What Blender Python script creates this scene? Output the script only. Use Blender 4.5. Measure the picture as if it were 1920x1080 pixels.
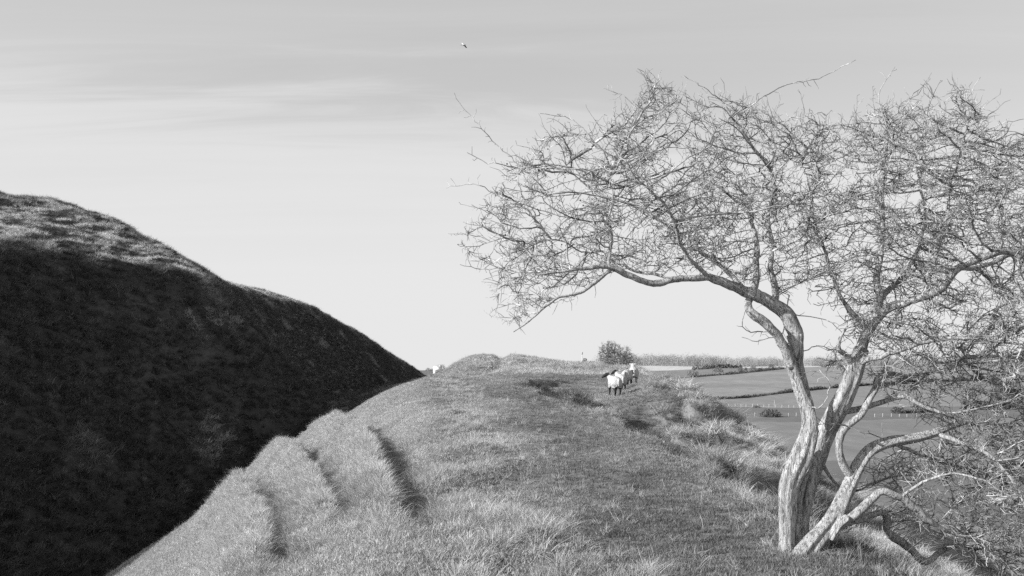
import bpy, bmesh, math, random
import numpy as np
from mathutils import Vector, Matrix, Euler

for o in list(bpy.data.objects): bpy.data.objects.remove(o)
scene = bpy.context.scene
COL = scene.collection
R = math.radians

# ---------------------------------------------------------------- camera
cam_d = bpy.data.cameras.new('camera'); cam = bpy.data.objects.new('camera', cam_d); COL.objects.link(cam)
cam.location = (0, 0, 0); cam.rotation_euler = (R(90), 0, 0)       # level camera, rising front
cam_d.sensor_width = 36; cam_d.lens = 36 * 1900 / 1920
cam_d.shift_y = 150 / 1920
cam_d.clip_start = .1; cam_d.clip_end = 20000
scene.camera = cam

# ---------------------------------------------------------------- light (black-and-white picture: neutral sun, red-filtered sky)
SUN_EL = R(26); SUN_AZ = math.atan2(-.93, -.37)        # where the sun stands, measured from +y towards +x
sun_dir = Vector((math.sin(SUN_AZ) * math.cos(SUN_EL), math.cos(SUN_AZ) * math.cos(SUN_EL), math.sin(SUN_EL)))
sd = bpy.data.lights.new('sun', 'SUN'); sd.energy = 5.0; sd.angle = R(.5); sd.color = (1, 1, 1)
sun = bpy.data.objects.new('sun', sd); COL.objects.link(sun)
sun.rotation_euler = sun_dir.to_track_quat('Z', 'Y').to_euler(); sun.location = (-40, -30, 40)

world = bpy.data.worlds.new('World'); scene.world = world; world.use_nodes = True
wn = world.node_tree.nodes; wl = world.node_tree.links
for n in list(wn): wn.remove(n)
def W(t, **kw):
    n = wn.new(t)
    for k, v in kw.items(): setattr(n, k, v)
    return n
def WM(op, a, b=None, clamp=False):
    n = W('ShaderNodeMath', operation=op, use_clamp=clamp)
    for i, q in enumerate((a, b)):
        if q is None: continue
        if isinstance(q, (int, float)): n.inputs[i].default_value = q
        else: wl.new(q, n.inputs[i])
    return n.outputs[0]
sky = W('ShaderNodeTexSky', sky_type='NISHITA', sun_disc=False)
sky.sun_elevation = SUN_EL; sky.sun_rotation = SUN_AZ % (2 * math.pi); sky.altitude = 150; sky.air_density = 1.0; sky.dust_density = 1.6; sky.ozone_density = 1.0
sep = W('ShaderNodeSeparateColor'); wl.new(sky.outputs[0], sep.inputs[0])
red = sep.outputs[0]
tc = W('ShaderNodeTexCoord'); sx = W('ShaderNodeSeparateXYZ'); wl.new(tc.outputs['Generated'], sx.inputs[0])
zc_ = WM('MAXIMUM', sx.outputs[2], .02)
den = WM('ADD', zc_, .06)
pxn = WM('DIVIDE', sx.outputs[0], den); pyn = WM('DIVIDE', sx.outputs[1], den)
cmb = W('ShaderNodeCombineXYZ'); wl.new(pxn, cmb.inputs[0]); wl.new(pyn, cmb.inputs[1])
mp = W('ShaderNodeMapping'); mp.inputs['Rotation'].default_value = (0, 0, R(-8)); mp.inputs['Scale'].default_value = (.16, .85, 1); mp.inputs['Location'].default_value = (1.3, .85, 0)
wl.new(cmb.outputs[0], mp.inputs[0])
nz = W('ShaderNodeTexNoise'); nz.inputs['Scale'].default_value = 1.1; nz.inputs['Detail'].default_value = 5; nz.inputs['Roughness'].default_value = .5; nz.inputs['Distortion'].default_value = .6
wl.new(mp.outputs[0], nz.inputs[0])
veil = W('ShaderNodeMapRange', interpolation_type='SMOOTHSTEP'); veil.inputs[1].default_value = .36; veil.inputs[2].default_value = .70; veil.inputs[3].default_value = .75; veil.inputs[4].default_value = 1.25
mp2 = W('ShaderNodeMapping'); mp2.inputs['Rotation'].default_value = (0, 0, R(9)); mp2.inputs['Scale'].default_value = (.55, 2.6, 1); mp2.inputs['Location'].default_value = (4.1, 2.2, 0)
wl.new(cmb.outputs[0], mp2.inputs[0])
nz2 = W('ShaderNodeTexNoise'); nz2.inputs['Scale'].default_value = 1.0; nz2.inputs['Detail'].default_value = 7; nz2.inputs['Roughness'].default_value = .62; nz2.inputs['Distortion'].default_value = 1.4
wl.new(mp2.outputs[0], nz2.inputs[0])
wl.new(WM('ADD', WM('MULTIPLY', nz.outputs[0], .72), WM('MULTIPLY', nz2.outputs[0], .28)), veil.inputs[0])
# thin high cloud: its opacity grows with the length of the sight line through it
CLOUD, TAU, SKY_GAIN = 5.5, .42, 1.5
# the sheet of veil cloud has a ragged near edge; beyond it the veil is thicker
edge = WM('ADD', WM('SUBTRACT', WM('SUBTRACT', pyn, WM('MULTIPLY', pxn, .25)), 3.04), WM('MULTIPLY', WM('SUBTRACT', nz2.outputs[0], .5), 2.4))
sheet_ = W('ShaderNodeMapRange', interpolation_type='SMOOTHSTEP'); sheet_.inputs[1].default_value = -.25; sheet_.inputs[2].default_value = .75; sheet_.inputs[3].default_value = .62; sheet_.inputs[4].default_value = 1.12
wl.new(edge, sheet_.inputs[0])
tau = WM('DIVIDE', WM('MULTIPLY', WM('MULTIPLY', veil.outputs[0], sheet_.outputs[0]), TAU), den)
alpha = WM('SUBTRACT', 1.0, WM('POWER', 2.71828, WM('MULTIPLY', tau, -1.0)))
mixc = W('ShaderNodeMix', data_type='FLOAT')
wl.new(alpha, mixc.inputs[0])
wl.new(WM('MULTIPLY', red, SKY_GAIN), mixc.inputs[2]); mixc.inputs[3].default_value = CLOUD
bg = W('ShaderNodeBackground'); bg.inputs[1].default_value = .1
wl.new(mixc.outputs[0], bg.inputs[0])
wo = W('ShaderNodeOutputWorld'); wl.new(bg.outputs[0], wo.inputs[0])

vs = scene.view_settings
vs.view_transform = 'Standard'; vs.look = 'None'; vs.exposure = 0.55; vs.gamma = 1.0; vs.use_curve_mapping = False
try:
    scene.cycles.max_bounces = 4; scene.cycles.diffuse_bounces = 2; scene.cycles.use_denoising = False
except Exception: pass
# ---------------------------------------------------------------- terrain
# metres; x right, y away from the photographer, z up; z = 0 is the photographer's eye level
F, CU, CV = 1900.0, 960.0, 690.0          # focal length and horizon point in photo pixels

def h2(ix, iy, seed):
    a = (ix.astype(np.int64) * 374761393 + iy.astype(np.int64) * 668265263 + seed * 974634777) & 0xFFFFFFFF
    a = ((a ^ (a >> 13)) * 1274126177) & 0xFFFFFFFF
    a = (a ^ (a >> 16)) & 0xFFFFFFFF
    a = (a * 2246822519) & 0xFFFFFFFF
    return ((a ^ (a >> 15)) & 0xFFFFFF) / float(0xFFFFFF)

def vn(x, y, seed=0):
    """value noise, -1..1"""
    x = np.asarray(x, float); y = np.asarray(y, float)
    ix = np.floor(x); iy = np.floor(y)
    fx = x - ix; fy = y - iy
    fx = fx * fx * fx * (fx * (fx * 6 - 15) + 10); fy = fy * fy * fy * (fy * (fy * 6 - 15) + 10)
    a = h2(ix, iy, seed); b = h2(ix + 1, iy, seed); c = h2(ix, iy + 1, seed); d = h2(ix + 1, iy + 1, seed)
    return ((a + (b - a) * fx) * (1 - fy) + (c + (d - c) * fx) * fy) * 2 - 1

def fbm(x, y, seed=0, oct=3):
    s = 0; a = 1.0; t = 0
    for k in range(oct):
        s = s + a * vn(x * 2 ** k + 17.3 * k, y * 2 ** k - 9.1 * k, seed + k); t += a; a *= 0.5
    return s / t

def sst(a, b, x):
    t = np.clip((x - a) / (b - a), 0, 1)
    return t * t * (3 - 2 * t)

def spl(xs, ys):
    """smooth interpolation (monotone-ish cubic) of a table"""
    xs = np.array(xs, float); ys = np.array(ys, float)
    d = np.gradient(ys, xs)
    def f(x):
        x = np.clip(x, xs[0], xs[-1])
        i = np.clip(np.searchsorted(xs, x) - 1, 0, len(xs) - 2)
        h = xs[i + 1] - xs[i]; t = (x - xs[i]) / h
        return ((2*t**3 - 3*t**2 + 1) * ys[i] + (t**3 - 2*t**2 + t) * h * d[i]
                + (-2*t**3 + 3*t**2) * ys[i+1] + (t**3 - t**2) * h * d[i+1])
    return f

# outer bank, the one the photographer stands on
BY = [-30, -10, 0, 5, 9, 15, 24, 32, 40, 46, 54, 64, 80, 100, 130, 200, 400]
f_zc = spl(BY, [-1.9, -1.75, -1.7, -1.66, -1.57, -1.40, -1.06, -.74, -.45, -.46, -.55, -.35, .15, .3, -.6, -4, -9])
f_xl = spl(BY, [.5, -.2, -.3, -.3, -.44, -.75, -1.43, -2.21, -3.15, -3.24, -2.33, -.69, 1.2, 5, 12, 30, 60])
f_xr = spl(BY, [3.5, 3.0, 2.8, 2.8, 2.82, 3.02, 3.75, 4.82, 5.97, 6.63, 7.2, 8.0, 9.3, 10.5, 12, 14, 20])
f_sl = spl(BY, [.62, .62, .62, .63, .651, .671, .694, .702, .826, .767, .724, .713, .73, .744, .7, .5, .3])
f_sr = spl(BY, [.6, .6, .6, .6, .622, .645, .665, .686, .705, .678, .671, .673, .66, .65, .6, .6, .6])
VY = [-300, 0, 66, 110, 165, 220, 275, 357, 440, 550, 660, 825, 990, 1400, 6000]
VZ = [-16.5, -16.5, -15.7, -15.4, -15.4, -14.9, -13.8, -11.5, -9.3, -5.8, -3, .55, 1.6, 1.2, -20]
f_vz = spl(VY, VZ)
# inner rampart (the dark hillside)
HY = [-40, 0, 20, 40, 55, 68, 82, 94, 106, 118, 132, 150, 165, 180, 200, 235, 265, 290, 330, 400]
f_hx = spl(HY, [-31.0, -31.0, -31.0, -31.0, -34.11, -35.29, -35.32, -36.08, -37.31, -38.72, -39.92, -40.54, -40.89, -39.93, -37.49, -34.8, -31.17, -26.9, -22.48, -18.0])
f_hz = spl(HY, [-7.0, -2.5, 2.2, 7.2, 9.71, 11.89, 11.63, 10.94, 10.69, 10.83, 11.18, 11.81, 11.14, 9.81, 7.76, 4.47, 0.8, -3.46, -8.52, -14.0])
_d = np.linspace(0, 60, 601)
_s = .08 + .20 * sst(0, 5, _d)
_P = np.concatenate([[0], np.cumsum((_s[1:] + _s[:-1]) * .05)])
# the slope steepens below a brow whose distance from the crest changes along the rampart
f_hb = spl([-40, 20, 36, 42, 45, 48, 51, 54, 58, 63, 68, 76, 95, 120, 150, 180, 220, 300, 400], [8.5, 8.5, 8.6, 9.2, 11, 13.8, 16.4, 17.4, 16, 12, 9, 7.4, 7, 7.5, 11, 11, 8, 6, 6])

def hill(x, y):
    d = x - f_hx(y); dp = np.maximum(d, 0); k = .4
    q = np.clip((dp - f_hb(y)) / k, -30, 60)
    return f_hz(y) - np.where(d >= 0, np.interp(dp, _d, _P) + .84 * k * np.log1p(np.exp(q)), .06 * np.abs(d) ** 1.15)

def smax(a, b, k):
    m = np.maximum(a, b)
    return m + np.log(np.exp((a - m) / k) + np.exp((b - m) / k)) * k

# hollow sheep track along the right of the bank: line of its steep left wall, depth
f_tx = spl([0, 8, 12, 16, 21, 25, 28, 32, 36, 40, 44, 50, 56, 64, 80], [3.1, 2.95, 2.75, 2.55, 2.4, 1.95, 1.55, 1.05, .8, .8, 1.1, 2.2, 3.6, 5.5, 9])
f_ta = spl([0, 8, 12, 16, 21, 25, 30, 35, 40, 44, 50, 56, 64, 80], [0, .05, .14, .25, .34, .38, .46, .58, .66, .50, .30, .12, 0, 0])
# far mounds of the bank
f_mx = spl([-40, -20, -12, -7.2, -5.9, -4.3, -2, -1.1, -.3, 1.4, 4, 7, 9, 11.5, 14, 24, 40],
           [-6, -3.5, -1.6, -.2, .65, 1.33, 1.36, 1.0, 1.42, 1.33, .95, .6, .55, -.3, -2.2, -9.5, -20])

def bank(x, y):
    x = np.asarray(x, float); y = np.asarray(y, float)
    zc = f_zc(y); xl = f_xl(y); xr = f_xr(y)
    dl = np.maximum(xl - x, 0); dr = np.maximum(x - xr, 0)
    pl = f_sl(y) * (np.sqrt(dl * dl + 2.4 ** 2) - 2.4)
    pr = f_sr(y) * (np.sqrt(dr * dr + .9 ** 2) - .9)
    r = zc - pl - pr
    t = x - f_tx(y)
    t = t + .16 * vn(x * .9, y * .55, 19) + .08 * vn(x * 2.3, y * 1.6, 20)
    r = r - f_ta(y) * sst(-.32, .25, t) * (1 - sst(3.2, 5.6, t))
    return r

def base(x, y):
    x = np.asarray(x, float); y = np.asarray(y, float)
    r = bank(x, y)
    m = f_mx(x) - .0018 * (y - 112) ** 2 - .25 * sst(0, 6, np.abs(y - 112))
    r = smax(r, np.where(y > 62, m, -60), .12)
    h = hill(x, y)
    floor = np.where(x < 0, -7.8 - .012 * np.maximum(y - 20, 0), -60)
    floor = np.where(y > 330, -60, floor)
    hh = smax(h, floor, .8)
    z = smax(r, hh, .25)
    v = f_vz(y) + .5 * fbm(x / 200, y / 200, 5) * sst(150, 300, y) - 5 * sst(-8, -50, x) * sst(250, 600, y)
    return smax(z, v, .5)

# slumped lips on the left flank: world polylines are filled in from photo pixels
RIBS = []

def seg_dist(x, y, pts):
    """distance to a polyline, side (+ right of travel), fraction along"""
    best = np.full(np.shape(x), 1e9); side = np.zeros(np.shape(x)); fr = np.zeros(np.shape(x))
    n = len(pts) - 1
    for i in range(n):
        ax, ay = pts[i]; bx, by = pts[i + 1]
        ux, uy = bx - ax, by - ay; L2 = ux * ux + uy * uy
        t = np.clip(((x - ax) * ux + (y - ay) * uy) / L2, 0, 1)
        dx = x - (ax + t * ux); dy = y - (ay + t * uy)
        d = np.hypot(dx, dy)
        m = d < best
        best = np.where(m, d, best); fr = np.where(m, (i + t) / n, fr)
        side = np.where(m, np.sign(ux * (y - ay) - uy * (x - ax)), side)
    return best, side, fr

def hummock(x, y):
    return sst(.12, .50, vn(x / 1.0 + .35 * vn(x, y, 24), y / 1.5, 23))

HUMS = []

def detail(x, y):
    """small relief of turf, lips and tussocks"""
    x = np.asarray(x, float); y = np.asarray(y, float)
    xl = f_xl(y); xr = f_xr(y)
    near = 1 - sst(60, 140, y)
    z = .05 * fbm(x / 1.6, y / 2.2, 11) * near + .16 * fbm(x / 6, y / 9, 15) * near
    rt = sst(-.3, .6, x - f_tx(y)) * near
    t_ = x - f_tx(y); fm = sst(31, 36, y) * (1 - sst(4.3, 5.4, t_))
    fl = sst(.1, 1.1, np.where(y < 60, t_, x - xr)) * near * (1 - fm)
    z = z + rt * (.07 * fbm(x / .9, y / .8, 21, 2))
    hum = hummock(x, y) * .66 + sst(.15, .6, vn(x / .5, y / .6, 25)) * .12 - .74
    z = z + fl * hum
    for pts in HUMS:
        d, s_, fr = seg_dist(x, y, pts)
        z = z + .42 * np.exp(-(d / .42) ** 2) * sst(-.35, .45, vn(x / .8 + 3, y / 1.1, 27) + .25 * vn(x / .3, y / .35, 28))
    le = np.exp(-((x - xl - .1 - .6 * vn(y / 3.0, 0 * y, 31)) / .8) ** 2) * near
    z = z + le * (.17 * fbm(x / .8, y / .9, 33, 2))
    hs = sst(-11, -16, x)
    z = z + hs * (.22 * fbm(x / 3.2, y / 5.0, 41) + .26 * fbm((x - .1 * y) / 1.0, (y) / 2.8, 45, 2) + .30 * fbm(x / 9, y / 14, 47, 2))
    for pts, A in RIBS:
        d, s, fr = seg_dist(x, y, pts)
        w = np.clip(y / 15.0, .75, 1.9)
        e = sst(-.02, .03, fr) * (1 - sst(.88, 1.0, fr)); d = d / w
        wob = (1 + .22 * vn(x * 1.1, y * .8, 51)) * w
        z = z + A * e * wob * np.where(s < 0, np.exp(-(d / .8) ** 2), np.exp(-(d / .11) ** 2))
        z = z - .12 * A * e * w * sst(20, 30, y) * np.exp(-(d / 1.6) ** 2) - .30 * A * e * w * np.where(s > 0, np.exp(-((d - .42) / .3) ** 2), 0)
    return z

def T(x, y):
    return base(x, y) + detail(x, y)

def hit(u, v, y0=4.0, y1=3000.0, f=None):
    """where the sight line through a photo pixel first meets the ground"""
    f = f or T
    a = (u - CU) / F; b = (CV - v) / F
    ys = np.geomspace(y0, y1, 6000)
    below = (b * ys) <= f(a * ys, ys)
    if not below.any(): return None
    y = ys[np.argmax(below)]
    return np.array([a * y, y, f(np.array([a * y]), np.array([y]))[0]])

def px(u, v, y):
    """point at depth y on the sight line of a photo pixel"""
    return np.array([(u - CU) / F * y, y, (CV - v) / F * y])

for line, amp, ymax in (([(606, 786), (650, 815), (688, 848), (703, 900), (722, 950), (738, 1000)], .31, 37),
                        ([(515, 868), (555, 885), (583, 930), (603, 970), (622, 1015)], .33, 34),
                        ([(440, 945), (470, 970), (490, 1020), (490, 1080)], .33, 32)):
    w = [q if (q := hit(u, v, f=bank)) is not None else px(u, v, ymax) for u, v in line]
    RIBS.append(([(p[0] * min(1, ymax / p[1]), min(p[1], ymax)) for p in w], amp))
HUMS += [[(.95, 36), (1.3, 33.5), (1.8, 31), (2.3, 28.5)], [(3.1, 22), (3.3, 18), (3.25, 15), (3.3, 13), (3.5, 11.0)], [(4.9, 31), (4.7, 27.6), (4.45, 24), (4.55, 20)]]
# ---------------------------------------------------------------- helpers
rng = np.random.default_rng(7)

def tag(o, label=None, cat=None, group=None, kind=None):
    if label: o['label'] = label
    if cat: o['category'] = cat
    if group: o['group'] = group
    if kind: o['kind'] = kind
    return o

def mesh_np(name, verts, faces, mat=None, smooth=False):
    """verts (N,3); faces: list of (M,k) int arrays"""
    me = bpy.data.meshes.new(name)
    verts = np.asarray(verts, np.float32)
    faces = [np.asarray(f, np.int32) for f in faces if len(f)]
    nl = sum(f.size for f in faces); nf = sum(len(f) for f in faces)
    me.vertices.add(len(verts)); me.vertices.foreach_set('co', verts.ravel())
    me.loops.add(nl); me.loops.foreach_set('vertex_index', np.concatenate([f.ravel() for f in faces]))
    me.polygons.add(nf)
    tot = np.concatenate([np.full(len(f), f.shape[1], np.int32) for f in faces])
    start = np.concatenate([[0], np.cumsum(tot)[:-1]]).astype(np.int32)
    me.polygons.foreach_set('loop_start', start)
    try: me.polygons.foreach_set('loop_total', tot)
    except Exception: pass
    if smooth: me.polygons.foreach_set('use_smooth', np.ones(nf, bool))
    me.update(calc_edges=True); me.validate()
    if mat: me.materials.append(mat)
    return me

def link(name, me, parent=None, loc=(0, 0, 0), rot=(0, 0, 0)):
    o = bpy.data.objects.new(name, me); COL.objects.link(o)
    o.location = loc; o.rotation_euler = rot
    if parent: o.parent = parent
    return o

def empty(name, loc, rz=0):
    o = bpy.data.objects.new(name, None); COL.objects.link(o)
    o.location = loc; o.rotation_euler = (0, 0, rz); o.empty_display_size = .3
    return o

class MB:
    """collects pieces of one mesh"""
    def __init__(s): s.v = []; s.f = {}; s.n = 0
    def add(s, v, *faces):
        v = np.asarray(v, float)
        for f in faces:
            f = np.asarray(f, int)
            s.f.setdefault(f.shape[1], []).append(f + s.n)
        s.v.append(v); s.n += len(v)
    def mesh(s, name, mat=None, smooth=False):
        return mesh_np(name, np.concatenate(s.v), [np.concatenate(f) for f in s.f.values()], mat, smooth)
    def box(s, c, d, rz=0):
        q = np.array([[x, y, z] for z in (-.5, .5) for y in (-.5, .5) for x in (-.5, .5)]) * np.array(d)
        cs, sn = math.cos(rz), math.sin(rz)
        q = np.stack([q[:, 0] * cs - q[:, 1] * sn, q[:, 0] * sn + q[:, 1] * cs, q[:, 2]], 1) + np.array(c)
        s.add(q, [[0, 2, 3, 1], [4, 5, 7, 6], [0, 1, 5, 4], [2, 6, 7, 3], [0, 4, 6, 2], [1, 3, 7, 5]])
    def tube(s, pts, rad, k=8, mod=None, cap=True):
        pts = np.asarray(pts, float); n = len(pts); rad = np.broadcast_to(np.asarray(rad, float), (n,))
        t = np.gradient(pts, axis=0); t /= np.linalg.norm(t, axis=1)[:, None] + 1e-9
        u = np.cross(t[0], [0, 0, 1.]);
        if np.linalg.norm(u) < .1: u = np.cross(t[0], [0, 1., 0])
        u /= np.linalg.norm(u); us = []
        for i in range(n):
            u = u - t[i] * np.dot(u, t[i]); u /= np.linalg.norm(u); us.append(u)
        us = np.array(us); ws = np.cross(t, us)
        a = np.arange(k) / k * 2 * np.pi
        rr = rad[:, None] * (mod if mod is not None else 1)
        v = pts[:, None] + (us[:, None] * np.cos(a)[None, :, None] + ws[:, None] * np.sin(a)[None, :, None]) * (rr * np.ones((n, k)))[:, :, None]
        i, j = np.meshgrid(np.arange(n - 1), np.arange(k), indexing='ij'); j2 = (j + 1) % k
        q = np.stack([i * k + j, i * k + j2, (i + 1) * k + j2, (i + 1) * k + j], -1).reshape(-1, 4)
        v = v.reshape(-1, 3)
        if cap:
            v = np.concatenate([v, [pts[0] - t[0] * rad[0] * .3, pts[-1] + t[-1] * rad[-1] * .5]])
            b = n * k
            t0 = [[b, (j + 1) % k, j] for j in range(k)]
            t1 = [[b + 1, (n - 1) * k + j, (n - 1) * k + (j + 1) % k] for j in range(k)]
            s.add(v, q, t0 + t1)
        else: s.add(v, q)

def catmull(P, step):
    """resample rows (x,y,z,...) by a Catmull-Rom curve"""
    P = np.asarray(P, float); out = []
    Q = np.vstack([2 * P[0] - P[1], P, 2 * P[-1] - P[-2]])
    for i in range(1, len(Q) - 2):
        n = max(2, int(np.linalg.norm(Q[i + 1, :3] - Q[i, :3]) / step))
        t = np.linspace(0, 1, n, endpoint=False)[:, None]
        a, b, c, d = Q[i - 1], Q[i], Q[i + 1], Q[i + 2]
        out.append(.5 * (2 * b + (c - a) * t + (2 * a - 5 * b + 4 * c - d) * t ** 2 + (3 * b - a - 3 * c + d) * t ** 3))
    out.append(P[-1:])
    return np.concatenate(out)

def prisms(p0, p1, r0, r1, k=3):
    """tapered k-sided prisms for many short segments at once -> verts, quads"""
    d = p1 - p0; L = np.linalg.norm(d, axis=1, keepdims=True) + 1e-9; d = d / L
    p0 = p0 - d * np.minimum(r0[:, None] * .6, .3 * L); p1 = p1 + d * np.minimum(r1[:, None] * .6, .3 * L)
    ref = np.where(np.abs(d[:, 2:3]) < .9, np.array([[0, 0, 1.]]), np.array([[1., 0, 0]]))
    u = np.cross(d, ref); u /= np.linalg.norm(u, axis=1, keepdims=True); w = np.cross(d, u)
    a = np.arange(k) / k * 2 * np.pi
    ring = u[:, None] * np.cos(a)[None, :, None] + w[:, None] * np.sin(a)[None, :, None]
    v = np.concatenate([p0[:, None] + ring * r0[:, None, None], p1[:, None] + ring * r1[:, None, None]], 1)
    n = len(p0); b = (np.arange(n) * 2 * k)[:, None, None]
    j = np.arange(k); q = np.stack([j, (j + 1) % k, k + (j + 1) % k, k + j], 1)[None]
    return v.reshape(-1, 3), (b + q).reshape(-1, 4)

# ---------------------------------------------------------------- materials
def mat(name, build):
    m = bpy.data.materials.new(name); m.use_nodes = True
    nt = m.node_tree
    for n in list(nt.nodes): nt.nodes.remove(n)
    out = nt.nodes.new('ShaderNodeOutputMaterial')
    bs = nt.nodes.new('ShaderNodeBsdfPrincipled'); nt.links.new(bs.outputs[0], out.inputs[0])
    bs.inputs['Specular IOR Level'].default_value = .15; bs.inputs['Roughness'].default_value = .8
    class H: pass
    h = H(); h.nt = nt; h.bs = bs; h.out = out
    def N(t, **kw):
        n = nt.nodes.new(t)
        for k, v in kw.items(): setattr(n, k, v)
        return n
    def lk(a, b): nt.links.new(a, b)
    def noise(scale, detail=4, rough=.55, vec=None, dist=0):
        n = N('ShaderNodeTexNoise'); n.inputs['Scale'].default_value = scale; n.inputs['Detail'].default_value = detail
        n.inputs['Roughness'].default_value = rough; n.inputs['Distortion'].default_value = dist
        if vec: lk(vec, n.inputs['Vector'])
        return n.outputs[0]
    def pos(scale=(1, 1, 1), obj=False):
        g = N('ShaderNodeTexCoord').outputs['Object'] if obj else N('ShaderNodeNewGeometry').outputs['Position']
        m_ = N('ShaderNodeMapping'); m_.inputs['Scale'].default_value = scale; lk(g, m_.inputs[0])
        return m_.outputs[0]
    def ramp(fac, stops):
        r = N('ShaderNodeValToRGB'); lk(fac, r.inputs[0])
        e = r.color_ramp.elements
        while len(e) < len(stops): e.new(.5)
        for q, (p, c) in zip(e, stops): q.position = p; q.color = (c, c, c, 1)
        return r.outputs[0]
    def mul(a, b, op='MULTIPLY'):
        n = N('ShaderNodeMath', operation=op)
        for i, q in enumerate((a, b)):
            if isinstance(q, (int, float)): n.inputs[i].default_value = q
            else: lk(q, n.inputs[i])
        return n.outputs[0]
    def bump(hgt, strength=.5, dist=.02):
        b = N('ShaderNodeBump'); b.inputs['Strength'].default_value = strength; b.inputs['Distance'].default_value = dist
        lk(hgt, b.inputs['Height']); lk(b.outputs[0], bs.inputs['Normal'])
    h.N, h.lk, h.noise, h.pos, h.ramp, h.mul, h.bump = N, lk, noise, pos, ramp, mul, bump
    build(h)
    return m

def plain(name, c, rough=.8, var=.25, scale=6.0):
    def b(h):
        h.lk(h.ramp(h.noise(scale, vec=h.pos()), [(.3, c * (1 - var)), (.7, c * (1 + var))]), h.bs.inputs['Base Color'])
        h.bs.inputs['Roughness'].default_value = rough
    return mat(name, b)

def grass_mat(name, lo, hi, base_spec=.1, trans=.25):
    """blade colour: lo = green turf, hi = dry straw; the tuft carries its own dryness"""
    def b(h):
        at = h.N('ShaderNodeAttribute', attribute_type='INSTANCER', attribute_name='dry')
        v = h.ramp(at.outputs['Fac'], [(0, lo), (1, hi)])
        n = h.noise(9, 3, .6, h.pos())
        v = h.mul(v, h.ramp(n, [(.25, .72), (.75, 1.28)]))
        h.lk(v, h.bs.inputs['Base Color']); h.bs.inputs['Roughness'].default_value = .6
        h.bs.inputs['Specular IOR Level'].default_value = base_spec
        t = h.N('ShaderNodeBsdfTranslucent'); h.lk(v, t.inputs[0])
        mx = h.N('ShaderNodeMixShader'); mx.inputs[0].default_value = trans
        h.lk(h.bs.outputs[0], mx.inputs[1]); h.lk(t.outputs[0], mx.inputs[2]); h.lk(mx.outputs[0], h.out.inputs[0])
    return mat(name, b)
# ---------------------------------------------------------------- ground: one lattice of height samples, cut into named sheets
def graded(stops):
    out = [stops[0][0]]
    for (a, s0), (b, s1) in zip(stops[:-1], stops[1:]):
        while out[-1] < b - 1e-6:
            t = (out[-1] - a) / (b - a); out.append(min(b, out[-1] + s0 + (s1 - s0) * t))
    return np.array(out)
GX = np.concatenate([-graded([(10, .16), (16, .35), (45, .55), (80, 2), (250, 30), (3000, 300)])[::-1], graded([(-10, .16), (-5, .11), (6, .11), (10, .14), (20, .5), (60, 2), (250, 20), (3000, 250)])[1:]])
GY = graded([(-20, 2), (0, .5), (4, .12), (12, .10), (25, .13), (45, .2), (75, .4), (120, .7), (300, 2), (500, 12), (1200, 60), (6000, 500)])
gx, gy = np.meshgrid(GX, GY)
gz = T(gx, gy)
nx_, ny_ = len(GX), len(GY)
fi, fj = np.meshgrid(np.arange(ny_ - 1), np.arange(nx_ - 1), indexing='ij')
quads = np.stack([fi * nx_ + fj, fi * nx_ + fj + 1, (fi + 1) * nx_ + fj + 1, (fi + 1) * nx_ + fj], -1).reshape(-1, 4)
cx = gx.ravel()[quads].mean(1); cy = gy.ravel()[quads].mean(1)
allv = np.stack([gx, gy, gz], -1).reshape(-1, 3)

def turf(h):
    # thatch under the blades; dry and green patches of its own shape
    n1 = h.noise(.55, 4, .6, h.pos()); n2 = h.noise(14, 4, .65, h.pos())
    v = h.mul(h.ramp(n1, [(.35, .12), (.65, .20)]), h.ramp(n2, [(.3, .6), (.7, 1.35)]))
    h.lk(v, h.bs.inputs['Base Color']); h.bump(n2, .6, .03)
M_TURF = mat('turf', turf)
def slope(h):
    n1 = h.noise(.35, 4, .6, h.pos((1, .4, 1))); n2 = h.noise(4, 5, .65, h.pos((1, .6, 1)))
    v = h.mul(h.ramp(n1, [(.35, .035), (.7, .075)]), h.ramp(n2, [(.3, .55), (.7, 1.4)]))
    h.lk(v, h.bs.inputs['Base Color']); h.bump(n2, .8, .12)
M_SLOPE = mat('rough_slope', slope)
M_LAND = plain('valley_land', .14, var=.2, scale=.05)

def sheet(name, mask, m, label):
    q = quads[mask]; used = np.unique(q); remap = np.zeros(len(allv), np.int64); remap[used] = np.arange(len(used))
    o = link(name, mesh_np(name, allv[used], [remap[q]], m, True))
    tag(o, label, name.replace('_', ' '), kind='structure'); return o
is_hill = (cx < 0) & (cy < 330) & (hill(cx, cy) + .6 > bank(cx, cy)) & ((cy < 62) | (cx < -12.5))
is_bank = ~is_hill & (cx >= -20) & (cx < 45) & (cy < 160)
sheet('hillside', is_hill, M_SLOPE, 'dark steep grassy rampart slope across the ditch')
sheet('ridge', is_bank, M_TURF, 'sunlit grassy bank with a trodden crest running away')
sheet('ground', ~is_hill & ~is_bank, M_LAND, 'low farmland in the valley beyond the bank')

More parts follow.
